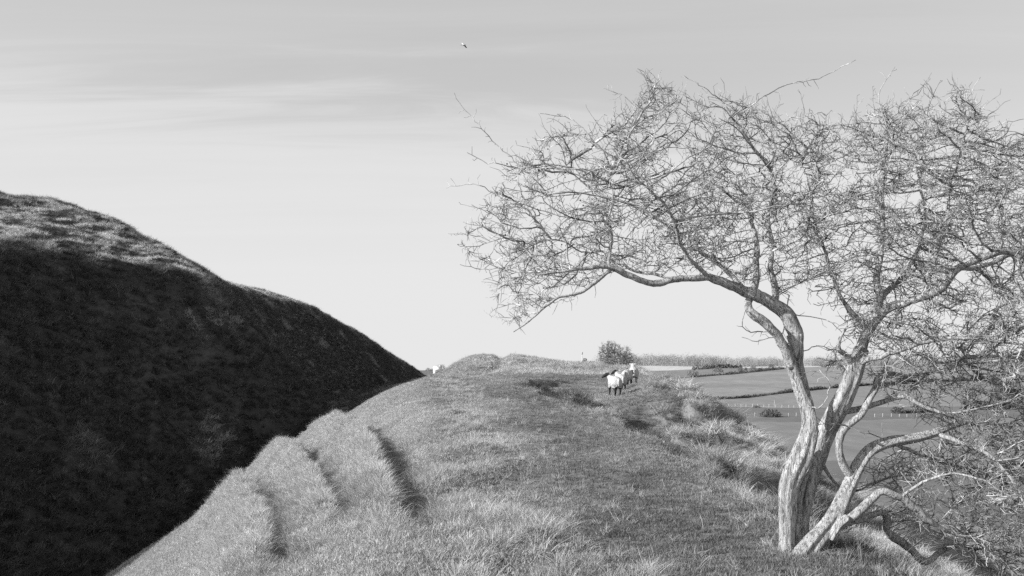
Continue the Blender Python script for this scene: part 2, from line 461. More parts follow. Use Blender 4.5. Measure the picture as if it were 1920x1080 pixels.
# ---------------------------------------------------------------- fields of the valley, strips between hedge and fence lines
def lin(tab):
    u = [t[0] for t in tab]; v = [t[1] for t in tab]
    return lambda x: np.interp(x, u, v)
LINES = dict(
    track=lin([(1100, 794), (1300, 793), (1480, 793), (1700, 786), (2200, 784)]),
    fence=lin([(1100, 758), (1360, 763), (1480, 766), (1700, 764), (2200, 760)]),
    hedge2=lin([(1100, 762), (1330, 751), (1400, 747), (1480, 737), (1560, 729), (1700, 718), (1920, 713), (2200, 708)]),
    hedge1=lin([(1000, 728), (1190, 716), (1290, 709), (1380, 702), (1470, 692.5), (1560, 688), (2200, 684)]),
    bright=lin([(1000, 702), (1190, 698.5), (1250, 697), (1300, 693), (1360, 691), (1470, 690), (2200, 682)]),
    wood=lin([(1000, 686), (1190, 685.5), (1300, 688), (1400, 688.5), (1470, 687), (2200, 679)]))
def vground(u, v):
    """depth on the valley ground of a photo pixel, beyond the bank"""
    a = (u - CU) / F; b = (CV - v) / F
    ys = np.geomspace(130, 1300, 700)
    d = b * ys - base(a * ys, ys)
    s = np.where(d <= 0)[0]
    if not len(s): return 1250.0
    j = max(s[0], 1)
    t = d[j - 1] / (d[j - 1] - d[j] + 1e-12) if d[j - 1] > 0 else 1
    return float(ys[j - 1] + t * (ys[j] - ys[j - 1]))
US = np.linspace(1080, 2150, 90)
def depth_line(k): 
    d = np.array([vground(u, LINES[k](u)) for u in US])
    return np.convolve(np.pad(d, 3, mode='edge'), np.ones(7) / 7, 'valid')
DL = {k: depth_line(k) for k in LINES}
for a_, b_ in (('track', 'fence'), ('fence', 'hedge2'), ('hedge2', 'hedge1'), ('hedge1', 'bright'), ('bright', 'wood')):
    DL[b_] = np.maximum(DL[b_], DL[a_] + 4)

def field_mat(name, c, rows, var=.12):
    def b(h):
        n1 = h.noise(.02, 4, .6, h.pos((1, 1, 1))); n2 = h.noise(.25, 4, .7, h.pos((1, .35, 1)))
        v = h.mul(h.ramp(n1, [(.3, c * (1 - var)), (.7, c * (1 + var))]), h.ramp(n2, [(.3, .85), (.7, 1.15)]))
        if rows:
            w = h.N('ShaderNodeTexWave', wave_type='BANDS', bands_direction='X'); w.inputs['Scale'].default_value = rows
            w.inputs['Distortion'].default_value = 1.5; w.inputs['Detail'].default_value = 2
            mp_ = h.N('ShaderNodeMapping'); mp_.inputs['Rotation'].default_value = (0, 0, R(74)); h.lk(h.N('ShaderNodeNewGeometry').outputs['Position'], mp_.inputs[0]); h.lk(mp_.outputs[0], w.inputs[0])
            v = h.mul(v, h.ramp(w.outputs[0], [(.2, .92), (.8, 1.08)]))
        h.lk(v, h.bs.inputs['Base Color'])
    return mat(name, b)
def field(k0, k1, m, label, y_near=None):
    a = np.full(len(US), y_near) if y_near else DL[k0]
    b = DL[k1]; rows = 14
    t = np.linspace(0, 1, rows)[:, None]; Y = a[None] * (1 - t) + b[None] * t
    X = ((US - CU) / F)[None] * Y; Z = T(X, Y) + .12 + Y * 2e-4
    X = np.vstack([X[:1], X]); Y = np.vstack([Y[:1], Y]); Z = np.vstack([Z[:1] - .7, Z]); rows += 1      # edge turned down into the soil
    n = len(US); i, j = np.meshgrid(np.arange(rows - 1), np.arange(n - 1), indexing='ij')
    q = np.stack([i * n + j, i * n + j + 1, (i + 1) * n + j + 1, (i + 1) * n + j], -1).reshape(-1, 4)
    o = link('field', mesh_np('field', np.stack([X, Y, Z], -1).reshape(-1, 3), [q], m, True))
    tag(o, label, 'field', kind='structure')
field(None, 'track', field_mat('field_pasture', .18, 0), 'plain grey pasture at the foot of the bank', 168.0)
field('track', 'fence', field_mat('field_dark', .14, 0), 'darker narrow paddock between two rows of fence posts')
field('fence', 'hedge2', field_mat('field_mid', .20, 0), 'smooth pasture between fence and low hedge')
field('hedge2', 'hedge1', field_mat('field_rows', .22, .11, .2), 'wide faintly striped field between the two long hedges')
field('hedge1', 'bright', field_mat('field_far', .19, 0), 'thin darker field beyond the upper hedge')
field('bright', 'wood', field_mat('field_pale', .44, 0), 'pale bright field in front of the wood')
# ---------------------------------------------------------------- grass: tufts set out on the ground, as instances of a few blade clumps
def tuft(name, n, hmin, hmax, spread, width, lean, m, seed, arch=.5, comb=0.0):
    r = np.random.default_rng(seed)
    a = r.uniform(0, 2 * np.pi, n); rad = spread * np.sqrt(r.uniform(0, 1, n))
    bx, by = np.cos(a) * rad, np.sin(a) * rad
    hgt = r.uniform(hmin, hmax, n); ln = r.normal(0, lean, (n, 2)) + np.stack([bx, by], 1) / max(spread, .01) * lean * .8 + np.array([comb, -.3 * comb])
    fa = r.uniform(0, 2 * np.pi, n); fx, fy = np.cos(fa), np.sin(fa)
    V = []
    for t, wf in ((0, 1), (.45, .8), (.8, .45), (1, 0)):
        cxx = bx + ln[:, 0] * hgt * (t * .5 + t * t * arch); cyy = by + ln[:, 1] * hgt * (t * .5 + t * t * arch)
        cz = hgt * (t - .28 * t * t * np.minimum(1.5, np.linalg.norm(ln, axis=1)) ) - .015
        w = width * wf * .5 * r.uniform(.7, 1.3, n)
        if wf: V += [np.stack([cxx - fx * w, cyy - fy * w, cz], 1), np.stack([cxx + fx * w, cyy + fy * w, cz], 1)]
        else: V += [np.stack([cxx, cyy, cz], 1)]
    V = np.stack(V, 1)      # n,7,3
    b = (np.arange(n) * 7)[:, None]
    q = np.concatenate([b + np.array([[0, 1, 3, 2]]), b + np.array([[2, 3, 5, 4]])]); t3 = b + np.array([[4, 5, 6]])
    o = bpy.data.objects.new(name, mesh_np(name, V.reshape(-1, 3), [q, t3], m))
    return o

def scatter(name, P, rot, scl, idx, dry, protos, label):
    me = bpy.data.meshes.new(name)
    me.vertices.add(len(P)); me.vertices.foreach_set('co', np.asarray(P, np.float32).ravel())
    def att(n, t, d):
        a = me.attributes.new(n, t, 'POINT'); a.data.foreach_set('vector' if t == 'FLOAT_VECTOR' else 'value', np.asarray(d, np.int32 if t == 'INT' else np.float32).ravel())
    att('rot', 'FLOAT_VECTOR', rot); att('scl', 'FLOAT', scl); att('idx', 'INT', idx); att('dry', 'FLOAT', dry)
    o = link(name, me)
    ng = bpy.data.node_groups.new(name, 'GeometryNodeTree')
    ng.interface.new_socket('Geometry', in_out='INPUT', socket_type='NodeSocketGeometry'); ng.interface.new_socket('Geometry', in_out='OUTPUT', socket_type='NodeSocketGeometry')
    N = ng.nodes; K = ng.links
    gi = N.new('NodeGroupInput'); go = N.new('NodeGroupOutput'); ip = N.new('GeometryNodeInstanceOnPoints'); jn = N.new('GeometryNodeJoinGeometry')
    for p in protos:
        oi = N.new('GeometryNodeObjectInfo'); oi.inputs['Object'].default_value = p; oi.inputs['As Instance'].default_value = True
        K.new(oi.outputs['Geometry'], jn.inputs[0])
    def na(n, t):
        a = N.new('GeometryNodeInputNamedAttribute'); a.data_type = t; a.inputs[0].default_value = n; return a.outputs[0]
    er = N.new('FunctionNodeEulerToRotation'); K.new(na('rot', 'FLOAT_VECTOR'), er.inputs[0])
    K.new(gi.outputs[0], ip.inputs['Points']); K.new(jn.outputs[0], ip.inputs['Instance'])
    ip.inputs['Pick Instance'].default_value = True
    K.new(na('idx', 'INT'), ip.inputs['Instance Index']); K.new(er.outputs[0], ip.inputs['Rotation']); K.new(na('scl', 'FLOAT'), ip.inputs['Scale'])
    K.new(ip.outputs[0], go.inputs[0])
    md = o.modifiers.new('tufts', 'NODES'); md.node_group = ng
    tag(o, label, 'grass', kind='stuff')
    return o

M_GRASS = grass_mat('grass_blades', .10, .56, trans=.15)
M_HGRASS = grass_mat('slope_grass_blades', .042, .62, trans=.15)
turfs = [tuft('turf_tuft', 50, .018, .055, .11, .0065, .6, M_GRASS, 100 + i) for i in range(5)]
longs = [tuft('long_tuft', 44, .10, .26, .09, .0060, .65, M_GRASS, 200 + i, arch=.8, comb=.25) for i in range(6)]
coarse = [tuft('coarse_tuft', 34, .12, .34, .20, .020, .7, M_HGRASS, 300 + i, arch=.8, comb=.3) for i in range(5)]
stalk = [tuft('stalk', 2 + i, .22, .42, .03, .0045, .25, M_GRASS, 400 + i, arch=.5) for i in range(3)]

def in_view(x, y, m=.06, back=0):
    return (np.abs(x) < y * (960 / F + m) + 1.0)

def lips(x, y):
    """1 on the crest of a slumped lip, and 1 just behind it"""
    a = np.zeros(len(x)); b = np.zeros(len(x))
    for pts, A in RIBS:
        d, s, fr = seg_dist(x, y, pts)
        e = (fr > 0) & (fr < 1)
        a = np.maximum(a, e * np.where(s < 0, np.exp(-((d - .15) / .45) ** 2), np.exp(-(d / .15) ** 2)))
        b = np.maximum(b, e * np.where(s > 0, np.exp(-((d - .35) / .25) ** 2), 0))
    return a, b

def zones(x, y):
    xl, xr = f_xl(y), f_xr(y)
    wob = .5 * vn(x / 1.3, y / 2.0, 61) + .25 * vn(x / .5, y / .7, 62)
    left_edge = np.exp(-((x - xl - .35 + .8 * vn(y / 4.0, 0 * y, 31) + wob) / .75) ** 2)
    t_ = x - f_tx(y)
    right = sst(-.35, .35, np.where(y < 60, t_, x - xr) + .35 * wob) * (1 - .9 * sst(31, 36, y) * (1 - sst(4.3, 5.4, t_)))
    rough = sst(.15, .55, fbm(x / 1.7, y / 2.6, 65)) * .8
    hollow = sst(-.9, -.3, x - f_tx(y)) * (1 - sst(-.1, .3, x - f_tx(y))) * sst(17, 25, y) * (1 - sst(44, 50, y))
    return left_edge, right, rough, hollow

def hums(x, y):
    a = np.zeros(len(x))
    for pts in HUMS: a = np.maximum(a, np.exp(-(seg_dist(x, y, pts)[0] / .5) ** 2))
    return a

def place(n, x0, x1, y0, y1, p=1.0):
    """random spots, thinner with distance"""
    u = rng.uniform(0, 1, n)
    y = (y0 ** (1 - p) + u * (y1 ** (1 - p) - y0 ** (1 - p))) ** (1 / (1 - p)) if p != 1 else y0 * (y1 / y0) ** u
    x = rng.uniform(x0, x1, n)
    return x, y

def rots(n, tilt=.15):
    return np.stack([rng.normal(0, tilt, n), rng.normal(0, tilt, n), rng.uniform(0, 2 * np.pi, n)], 1)

# turf
x, y = place(185000, -18, 12, 5.0, 75, 1.25)
k = in_view(x, y) & (bank(x, y) > hill(x, y) + .5) & (x < f_xr(y) + 9); x, y = x[k], y[k]
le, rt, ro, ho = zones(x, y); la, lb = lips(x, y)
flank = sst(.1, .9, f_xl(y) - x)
dry = .30 + .44 * flank + .30 * le + rt * (.62 * hummock(x, y) - .36) - .30 * hums(x, y) + .18 * ro + .40 * la - .30 * lb + .16 * fbm(x / .7, y / .9, 71) + .20 * fbm(x / 3, y / 4, 73) + rng.normal(0, .09, len(x))  # shade put into colour: darker along hummock lines, between hummocks, behind lips
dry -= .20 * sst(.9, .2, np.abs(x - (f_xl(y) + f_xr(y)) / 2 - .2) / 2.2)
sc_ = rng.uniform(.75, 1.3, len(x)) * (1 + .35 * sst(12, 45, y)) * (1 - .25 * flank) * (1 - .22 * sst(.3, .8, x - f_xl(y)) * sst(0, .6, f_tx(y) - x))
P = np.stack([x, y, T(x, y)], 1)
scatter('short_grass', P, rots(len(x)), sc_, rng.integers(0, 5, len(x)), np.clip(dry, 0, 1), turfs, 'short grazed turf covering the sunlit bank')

# long grass and tussocks
x, y = place(245000, -18, 16, 5.0, 75, 1.15)
k = in_view(x, y) & (bank(x, y) > hill(x, y) + .5) & (x < f_xr(y) + 10); x, y = x[k], y[k]
le, rt, ro, ho = zones(x, y); la, lb = lips(x, y)
path = sst(.3, .9, x - f_xl(y)) * sst(.2, .9, f_xr(y) - x)
hmp = hummock(x, y)
clump = sst(-.25, .5, fbm(x / .55, y / .6, 81, 2))
hq = hums(x, y)
pr = np.clip(.012 + .6 * hq + .62 * le * (.06 + clump) + .50 * rt * (.04 + hmp) + .10 * ro * clump * (1 - path) + .8 * la + .35 * ho + .05 * (1 - path), 0, 1)
k = rng.uniform(0, 1, len(x)) < pr; x, y, rt, le, la, lb, ho, hmp, hq = x[k], y[k], rt[k], le[k], la[k], lb[k], ho[k], hmp[k], hq[k]
dry = .58 - .25 * rt + .55 * rt * hmp - .36 * hq * (rng.uniform(0, 1, len(x)) < .8) + .16 * le + .2 * la - .3 * lb - .15 * ho + .18 * fbm(x / .6, y / .7, 83) + rng.normal(0, .12, len(x))  # same painted shade in the long blades, also along the hollow
sc_ = rng.uniform(.5, 1.05, len(x)) * (.62 + .30 * rt + .22 * le * sst(18, 9, y) + .1 * la + .2 * hq)
P = np.stack([x, y, T(x, y)], 1)
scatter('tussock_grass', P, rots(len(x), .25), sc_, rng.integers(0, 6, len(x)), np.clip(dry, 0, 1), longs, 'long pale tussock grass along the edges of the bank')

# big separate tussocks on the steep right flank and ones coloured dark as the hollow's shade
M_TUSS = grass_mat('tussock_blades', .05, .58, trans=.15)
tuss = [tuft('tussock', 170, .10, .30, .19, .011, .75, M_TUSS, 500 + i, arch=.8, comb=.3) for i in range(5)]
x, y = place(3000, 2.0, 15, 8.5, 64, .45)
t_ = np.where(y < 60, x - f_tx(y), x - f_xr(y)); fl_ = 1 - sst(31, 36, y) * (1 - sst(4.3, 5.4, t_))
k = in_view(x, y) & (t_ > .15) & (t_ < 9.5) & (y > 16.5) & (rng.uniform(0, 1, len(x)) < fl_ * (.10 + .90 * hummock(x, y))); x, y = x[k], y[k]
dry = .62 + .22 * fbm(x / 1.5, y / 1.5, 86) + rng.normal(0, .14, len(x))
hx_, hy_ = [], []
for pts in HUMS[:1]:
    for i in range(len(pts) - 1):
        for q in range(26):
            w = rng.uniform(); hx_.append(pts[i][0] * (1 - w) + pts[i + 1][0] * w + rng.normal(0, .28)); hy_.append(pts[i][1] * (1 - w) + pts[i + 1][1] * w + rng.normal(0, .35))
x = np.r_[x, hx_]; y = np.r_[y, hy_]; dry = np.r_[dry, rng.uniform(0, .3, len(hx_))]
scatter('flank_tussocks', np.stack([x, y, T(x, y) - .02], 1), rots(len(x), .15), rng.uniform(.7, 1.35, len(x)) * (1 + .25 * sst(20, 45, y)), rng.integers(0, 5, len(x)), np.clip(dry, 0, 1), tuss, 'separate shaggy tussocks casting shadows down the right flank and shade-coloured ones along the hollow')

# single dead stalks
x, y = place(800, -12, 12, 6, 60, 1.2)
k = in_view(x, y) & (bank(x, y) > hill(x, y) + .1); x, y = x[k], y[k]
scatter('dead_stalks', np.stack([x, y, T(x, y)], 1), rots(len(x), .2), rng.uniform(.45, .85, len(x)), rng.integers(0, 3, len(x)), rng.uniform(.5, .9, len(x)), stalk, 'thin dead grass stalks standing above the turf')

# far part of the bank and the mounds
x, y = place(26000, -34, 42, 62, 150, .6)
k = in_view(x, y, .02); x, y = x[k], y[k]
dry = .62 + .2 * fbm(x / 3, y / 5, 91) + rng.normal(0, .1, len(x))
scatter('far_bank_grass', np.stack([x, y, T(x, y)], 1), rots(len(x), .2), rng.uniform(.5, 1.0, len(x)), rng.integers(0, 5, len(x)), np.clip(dry, 0, 1), coarse, 'grass on the distant mounds of the bank')

# rough grass on the dark rampart
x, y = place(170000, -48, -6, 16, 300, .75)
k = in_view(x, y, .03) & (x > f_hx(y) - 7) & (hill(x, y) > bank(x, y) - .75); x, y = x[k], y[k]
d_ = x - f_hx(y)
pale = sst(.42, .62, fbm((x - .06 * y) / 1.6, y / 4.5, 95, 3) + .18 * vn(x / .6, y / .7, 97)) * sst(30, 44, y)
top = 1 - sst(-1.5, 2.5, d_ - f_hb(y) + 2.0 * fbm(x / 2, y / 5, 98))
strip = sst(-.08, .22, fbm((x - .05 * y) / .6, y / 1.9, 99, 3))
dry = .07 + .45 * pale + top * (.04 + .95 * strip) + rng.normal(0, .07, len(x))  # crest band's sunlight painted in as paler tufts down to the brow
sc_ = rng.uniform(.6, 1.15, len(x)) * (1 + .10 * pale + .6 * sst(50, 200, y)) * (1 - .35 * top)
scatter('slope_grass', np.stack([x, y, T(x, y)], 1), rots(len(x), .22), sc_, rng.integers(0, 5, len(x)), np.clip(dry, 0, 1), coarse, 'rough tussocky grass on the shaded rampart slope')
# ---------------------------------------------------------------- the hawthorn
Y0 = 8.65
def bark(h):
    n1 = h.noise(42, 6, .68, h.pos((1, 1, .20)), 1.3); n3 = h.noise(130, 3, .6, h.pos((1, 1, .5))); n2 = h.noise(6, 4, .65, h.pos())
    v = h.mul(h.ramp(n1, [(.34, .13), (.44, .34), (.54, .44), (.68, .54)]), h.ramp(n2, [(.34, .78), (.62, 1.12)]))
    v = h.mul(v, h.ramp(n3, [(.3, .88), (.7, 1.1)]))
    h.lk(v, h.bs.inputs['Base Color']); h.bump(h.ramp(n1, [(.36, 0), (.46, .6), (.7, 1)]), .8, .025); h.bs.inputs['Roughness'].default_value = .9
M_BARK = mat('bark', bark)
def twigm(h):
    h.lk(h.ramp(h.noise(6, 4, .7, h.pos()), [(.36, .06), (.5, .26), (.66, .58)]), h.bs.inputs['Base Color']); h.bs.inputs['Roughness'].default_value = .7
M_TWIG = mat('twig_bark', twigm)
M_BERRY = plain('dark_haw', .03, .5)

root = hit(1500, 1034)
tree = empty('hawthorn_tree', root)
tag(tree, 'bare wind-bent hawthorn tree with several twisted stems on the bank edge', 'tree')

# traced limbs: photo pixel, depth offset, width in pixels
STEMS = [  # thick stems
  ('trunk', [(1474,1048,-.02,32),(1475,1010,0,30),(1476,960,0,33),(1478,915,0,37),(1490,880,0,42),(1504,850,0,42),(1514,822,0,36),(1518,795,0,31),(1512,765,0,26),(1500,735,0,22),(1491,705,0,21),(1482,678,-.01,20),(1474,655,-.03,19),(1462,638,-.05,18)]),
  ('trunk', [(1524,812,.03,20),(1521,790,.03,20),(1516,762,.03,19),(1508,735,.03,19),(1501,705,.03,19),(1495,678,.03,21),(1493,650,.04,26),(1490,628,.04,28)]),
  ('trunk', [(1494,1050,.05,17),(1493,1010,.06,15),(1494,965,.08,14),(1500,930,.10,13),(1511,890,.12,12)]),
  ('trunk', [(1503,1045,.12,24),(1506,1000,.14,24),(1508,960,.15,26),(1514,915,.18,32),(1526,868,.22,38),(1543,822,.26,38),(1562,782,.18,38),(1580,750,.08,36),(1594,715,.04,34),(1604,685,.06,32),(1614,655,.11,28)]),
  ('trunk', [(1490,1058,-.10,40),(1515,1026,-.10,40),(1548,990,-.08,36),(1568,960,-.04,32),(1583,928,0,29),(1598,895,.05,27),(1612,868,.08,26),(1634,843,.10,24),(1670,829,.14,22),(1712,822,.18,19),(1755,811,.22,16),(1789,797,.26,13),(1822,791,.30,9),(1860,796,.35,5)]),
  ('trunk', [(1556,1010,-.13,14),(1572,985,-.15,15),(1585,974,-.17,15),(1590,970,-.18,14)]),
]
LIMBS = [
  ('limb', [(1494,672,.035,30),(1493,640,.04,38),(1488,615,.04,40),(1474,592,.03,38),(1455,575,.02,34),(1430,560,0,31),(1400,548,-.03,28),(1365,533,-.08,23),(1330,521,-.12,20),(1293,522,-.16,18),(1258,524,-.20,17),(1227,532,-.24,17),(1205,527,-.27,16),(1176,515,-.30,15),(1151,503,-.33,13),(1125,500,-.36,11),(1090,503,-.40,9),(1050,510,-.44,6),(1010,515,-.5,4)]),
  ('limb', [(1486,690,-.01,24),(1470,648,-.04,25),(1450,622,-.07,24),(1432,603,-.08,23),(1412,590,-.08,22),(1403,570,-.04,18),(1412,545,.05,18),(1418,520,.12,18),(1416,490,.20,16),(1420,460,.28,13),(1410,420,.34,9),(1400,380,.40,6)]),
  ('limb', [(1146,505,-.33,9),(1125,523,-.36,9),(1100,543,-.40,9),(1075,553,-.43,8),(1044,561,-.47,7),(1024,574,-.50,6),(1003,594,-.52,4.5),(963,622,-.58,2.5)]),
  ('limb', [(1455,576,.02,16),(1452,540,.10,15),(1446,500,.18,13),(1448,460,.26,11),(1440,410,.34,9),(1452,360,.4,7),(1446,310,.5,5)]),
  ('limb', [(1141,502,-.33,8),(1143,470,-.30,8),(1147,440,-.24,7),(1140,410,-.2,6),(1150,370,-.1,5),(1142,330,0,4)]),
  ('limb', [(1258,524,-.20,9),(1225,512,-.1,8),(1190,508,0,7),(1150,480,.1,6),(1090,460,.2,5),(1040,450,.3,4),(985,455,.4,3)]),
  ('limb', [(1400,548,-.03,14),(1360,505,.05,12),(1320,478,.14,10),(1280,440,.25,9),(1235,410,.35,8),(1185,385,.4,7),(1140,370,.5,6),(1100,350,.6,5),(1060,310,.65,4)]),
  ('limb', [(1330,521,-.12,12),(1300,490,-.3,10),(1275,455,-.45,9),(1265,415,-.6,8),(1240,375,-.7,7),(1200,340,-.8,5),(1170,300,-.9,4)]),
  ('limb', [(1614,658,.42,30),(1622,630,.45,26),(1640,600,.48,24),(1648,560,.5,22),(1644,520,.55,18),(1652,470,.6,15),(1655,420,.65,12),(1654,370,.7,10),(1660,310,.75,7),(1664,250,.8,4.5)]),
  ('limb', [(1640,603,.48,24),(1665,580,.40,24),(1700,566,.30,24),(1735,556,.22,22),(1765,540,.14,20),(1798,503,.06,19),(1849,480,0,17),(1890,472,-.04,16),(1935,490,-.1,13),(1990,500,-.2,9),(2040,480,-.3,6)]),
  ('limb', [(1798,503,.06,13),(1840,500,.2,12),(1880,482,.3,11),(1930,455,.4,9),(1980,420,.5,7),(2030,390,.6,4)]),
  ('limb', [(1632,625,.46,16),(1600,588,.5,13),(1578,560,.5,11),(1560,520,.55,9),(1545,470,.6,8),(1525,420,.65,7),(1520,360,.7,5),(1500,300,.75,4)]),
  ('limb', [(1735,556,.22,14),(1745,510,.3,12),(1760,460,.36,10),(1775,410,.45,9),(1780,350,.5,7),(1800,290,.55,5),(1815,230,.6,3.5)]),
  ('limb', [(1648,560,.5,15),(1690,520,.7,12),(1720,470,.9,10),(1735,410,1.0,8),(1725,350,1.1,6),(1715,280,1.2,4)]),
  ('limb', [(1596,893,.04,24),(1582,872,.0,20),(1574,845,-.02,19),(1576,815,-.02,19),(1592,797,0,19),(1612,782,.02,19),(1623,762,.04,18),(1632,742,.06,18),(1643,724,.08,18),(1646,710,.09,17),(1660,704,.1,15),(1690,702,.12,14),(1725,700,.15,10),(1770,690,.2,7),(1820,680,.25,5)]),
  ('limb', [(1575,772,.14,18),(1605,768,.16,15),(1631,760,.22,14),(1670,749,.16,14),(1697,744,.12,13),(1722,757,.08,11),(1752,770,.04,9),(1790,775,0,6),(1840,765,-.05,4)]),
  ('limb', [(1692,745,.12,9),(1710,728,.2,9),(1725,710,.3,8),(1760,690,.4,6),(1810,668,.5,5)]),
  ('limb', [(1604,685,.38,24),(1625,675,.30,18),(1650,668,.22,15),(1690,655,.15,12),(1740,640,.08,10),(1800,635,0,8),(1870,640,-.1,6),(1940,650,-.2,4)]),
  ('limb', [(1600,690,.36,20),(1585,665,.30,14),(1572,655,.26,11),(1573,640,.26,9),(1582,622,.26,7),(1588,610,.26,4)]),
  ('limb', [(1552,995,-.08,30),(1584,978,-.12,25),(1612,958,-.14,23),(1638,935,-.15,22),(1655,922,-.16,20),(1688,933,-.16,20),(1720,954,-.14,17),(1748,980,-.10,13),(1786,1000,-.05,9),(1830,1010,0,5)]),
  ('limb', [(1570,985,-.06,18),(1600,976,.0,17),(1628,968,.06,17),(1652,961,.12,18),(1662,972,.2,18),(1662,992,.26,19),(1680,1010,.30,20),(1705,1026,.34,19),(1720,1044,.36,18),(1736,1053,.38,16),(1762,1036,.42,13),(1795,1022,.46,10),(1835,1030,.5,6)]),
  ('limb', [(1755,812,.22,13),(1800,830,.1,11),(1850,850,0,9),(1890,890,-.1,7),(1920,940,-.2,5),(1940,1000,-.3,4)]),
  ('limb', [(1688,933,-.16,8),(1730,905,-.25,7),(1780,890,-.35,6),(1840,900,-.45,5),(1900,935,-.5,4)]),
  ('limb', [(1670,829,.14,12),(1720,850,.3,9),(1780,870,.45,8),(1840,880,.6,7),(1900,870,.7,5)]),
  ('limb', [(1530,850,.22,13),(1548,880,.3,10),(1565,905,.38,8),(1600,920,.5,7),(1650,900,.6,5),(1700,890,.7,4)]),
]
FREE = []   # points the twigs may start from: (xyz, radius)
def limb3d(tab, step, crook=0.0, seed=0, ws=1.0):
    P = np.array([list(px(u, v, Y0 + d)) + [w * .5 * ws / F * (Y0 + d)] for u, v, d, w in tab])
    Q = catmull(P, step)
    if crook:
        r = np.random.default_rng(seed); n = len(Q)
        w = r.normal(0, 1, (n, 3)); w = (w + np.roll(w, 1, 0) + np.roll(w, -1, 0)) / 3
        e = np.minimum(1, np.arange(n) / 6.0)[:, None]
        Q[:, :3] += w * crook * e
    return Q
for si, (nm, tab) in enumerate(STEMS):
    Q = limb3d(tab, .022); n = len(Q); k = 36
    a = np.arange(k) / k * 2 * np.pi; s = np.arange(n) * .022
    mod = 1 + .11 * np.sin(a[None] * 3 + s[:, None] * 2.2 + si) + .07 * np.sin(a[None] * 7 + s[:, None] * 2.6 + 2 * si + 1.5 * np.sin(s[:, None] * 2)) \
        + .06 * vn(np.cos(a)[None] * 2.2 + s[:, None] * 3, np.sin(a)[None] * 2.2 + s[:, None] * 4 + 9 * si, 7) \
        + .07 * vn(np.cos(a)[None] * 6 + s[:, None] * 5, np.sin(a)[None] * 6 + 5 * si, 8) + .04 * vn(a[None] * 9 + s[:, None] * 3, s[:, None] * 9, 12) \
        - .16 * np.exp(-((((a[None] - 4.4 - .25 * np.sin(s[:, None] * 3) + np.pi) % (2 * np.pi)) - np.pi) / .16) ** 2)
    flare = 1 + .18 * np.exp(-s / .08)[:, None] * (1 + .4 * np.sin(a[None] * 4 + si))
    b = MB(); b.tube(Q[:, :3], Q[:, 3] * .92, k, mod * flare)
    o = link('trunk', b.mesh('trunk', M_BARK, True)); o.parent = tree; o.matrix_parent_inverse = Matrix.Translation(-Vector(root))
    m_ = Q[:, 3] < .07
    for q in Q[::3]: FREE.append(np.r_[q[:3], q[3]]) if q[2] > -1.0 and q[3] < .062 else None
for li, (nm, tab) in enumerate(LIMBS):
    if tab[0][0] >= 1575 and tab[0][1] <= 690: tab = [(u, v, d - .31, w) for u, v, d, w in tab]
    Q = limb3d(tab, .028, .006, li, .74); n = len(Q); k = 10
    a = np.arange(k) / k * 2 * np.pi; s = np.arange(n) * .028
    mod = 1 + .10 * vn(np.cos(a)[None] * 1.6 + s[:, None] * 4, np.sin(a)[None] * 1.6 + s[:, None] * 3 + 3 * li, 9) + .06 * np.sin(2 * a[None] + s[:, None] * 4)
    knob = 1 + .18 * np.maximum(0, vn(s * 9, s * 0 + li, 10))[:, None]
    b = MB(); b.tube(Q[:, :3], Q[:, 3] * .97, k, mod * knob)
    o = link('limb', b.mesh('limb', M_BARK, True)); o.parent = tree; o.matrix_parent_inverse = Matrix.Translation(-Vector(root))
    for q in Q[2::2]: FREE.append(np.r_[q[:3], q[3]])
FREE = np.array(FREE)

def inside(poly, u, v):
    c = np.zeros(len(u), bool); j = len(poly) - 1
    for i in range(len(poly)):
        (x1, y1), (x2, y2) = poly[i], poly[j]
        with np.errstate(divide='ignore', invalid='ignore'):
            c ^= ((y1 > v) != (y2 > v)) & (u < (x2 - x1) * (v - y1) / (y2 - y1 + 1e-12) + x1)
        j = i
    return c
def edge_dist(poly, u, v):
    d = np.full(len(u), 1e9)
    for i in range(len(poly)):
        (ax, ay), (bx, by) = poly[i - 1], poly[i]
        ux, uy = bx - ax, by - ay
        t = np.clip(((u - ax) * ux + (v - ay) * uy) / (ux * ux + uy * uy + 1e-9), 0, 1)
        d = np.minimum(d, np.hypot(u - ax - t * ux, v - ay - t * uy))
    return d
CROWN = [(866,440),(880,415),(905,395),(925,350),(950,310),(985,290),(1010,255),(1060,240),(1100,250),(1150,215),(1190,200),(1205,150),(1230,140),(1262,165),(1300,190),(1345,165),(1395,180),(1420,205),(1480,205),(1530,220),(1560,235),(1620,215),(1650,190),(1700,190),(1740,165),(1800,165),(1830,175),(1850,210),(1880,235),(1925,250),(1990,270),(2060,340),(2090,450),(2090,620),(2070,780),(2050,920),(2020,1070),(1940,1100),(1850,1085),(1790,1035),(1700,975),(1650,905),(1620,900),(1640,860),(1720,840),(1790,810),(1700,770),(1650,735),(1600,700),(1560,700),(1530,680),(1560,650),(1590,640),(1560,590),(1500,560),(1455,545),(1400,530),(1340,505),(1260,510),(1190,500),(1140,500),(1110,530),(1040,556),(1000,592),(960,618),(930,590),(918,550),(925,520),(890,505),(870,490)]
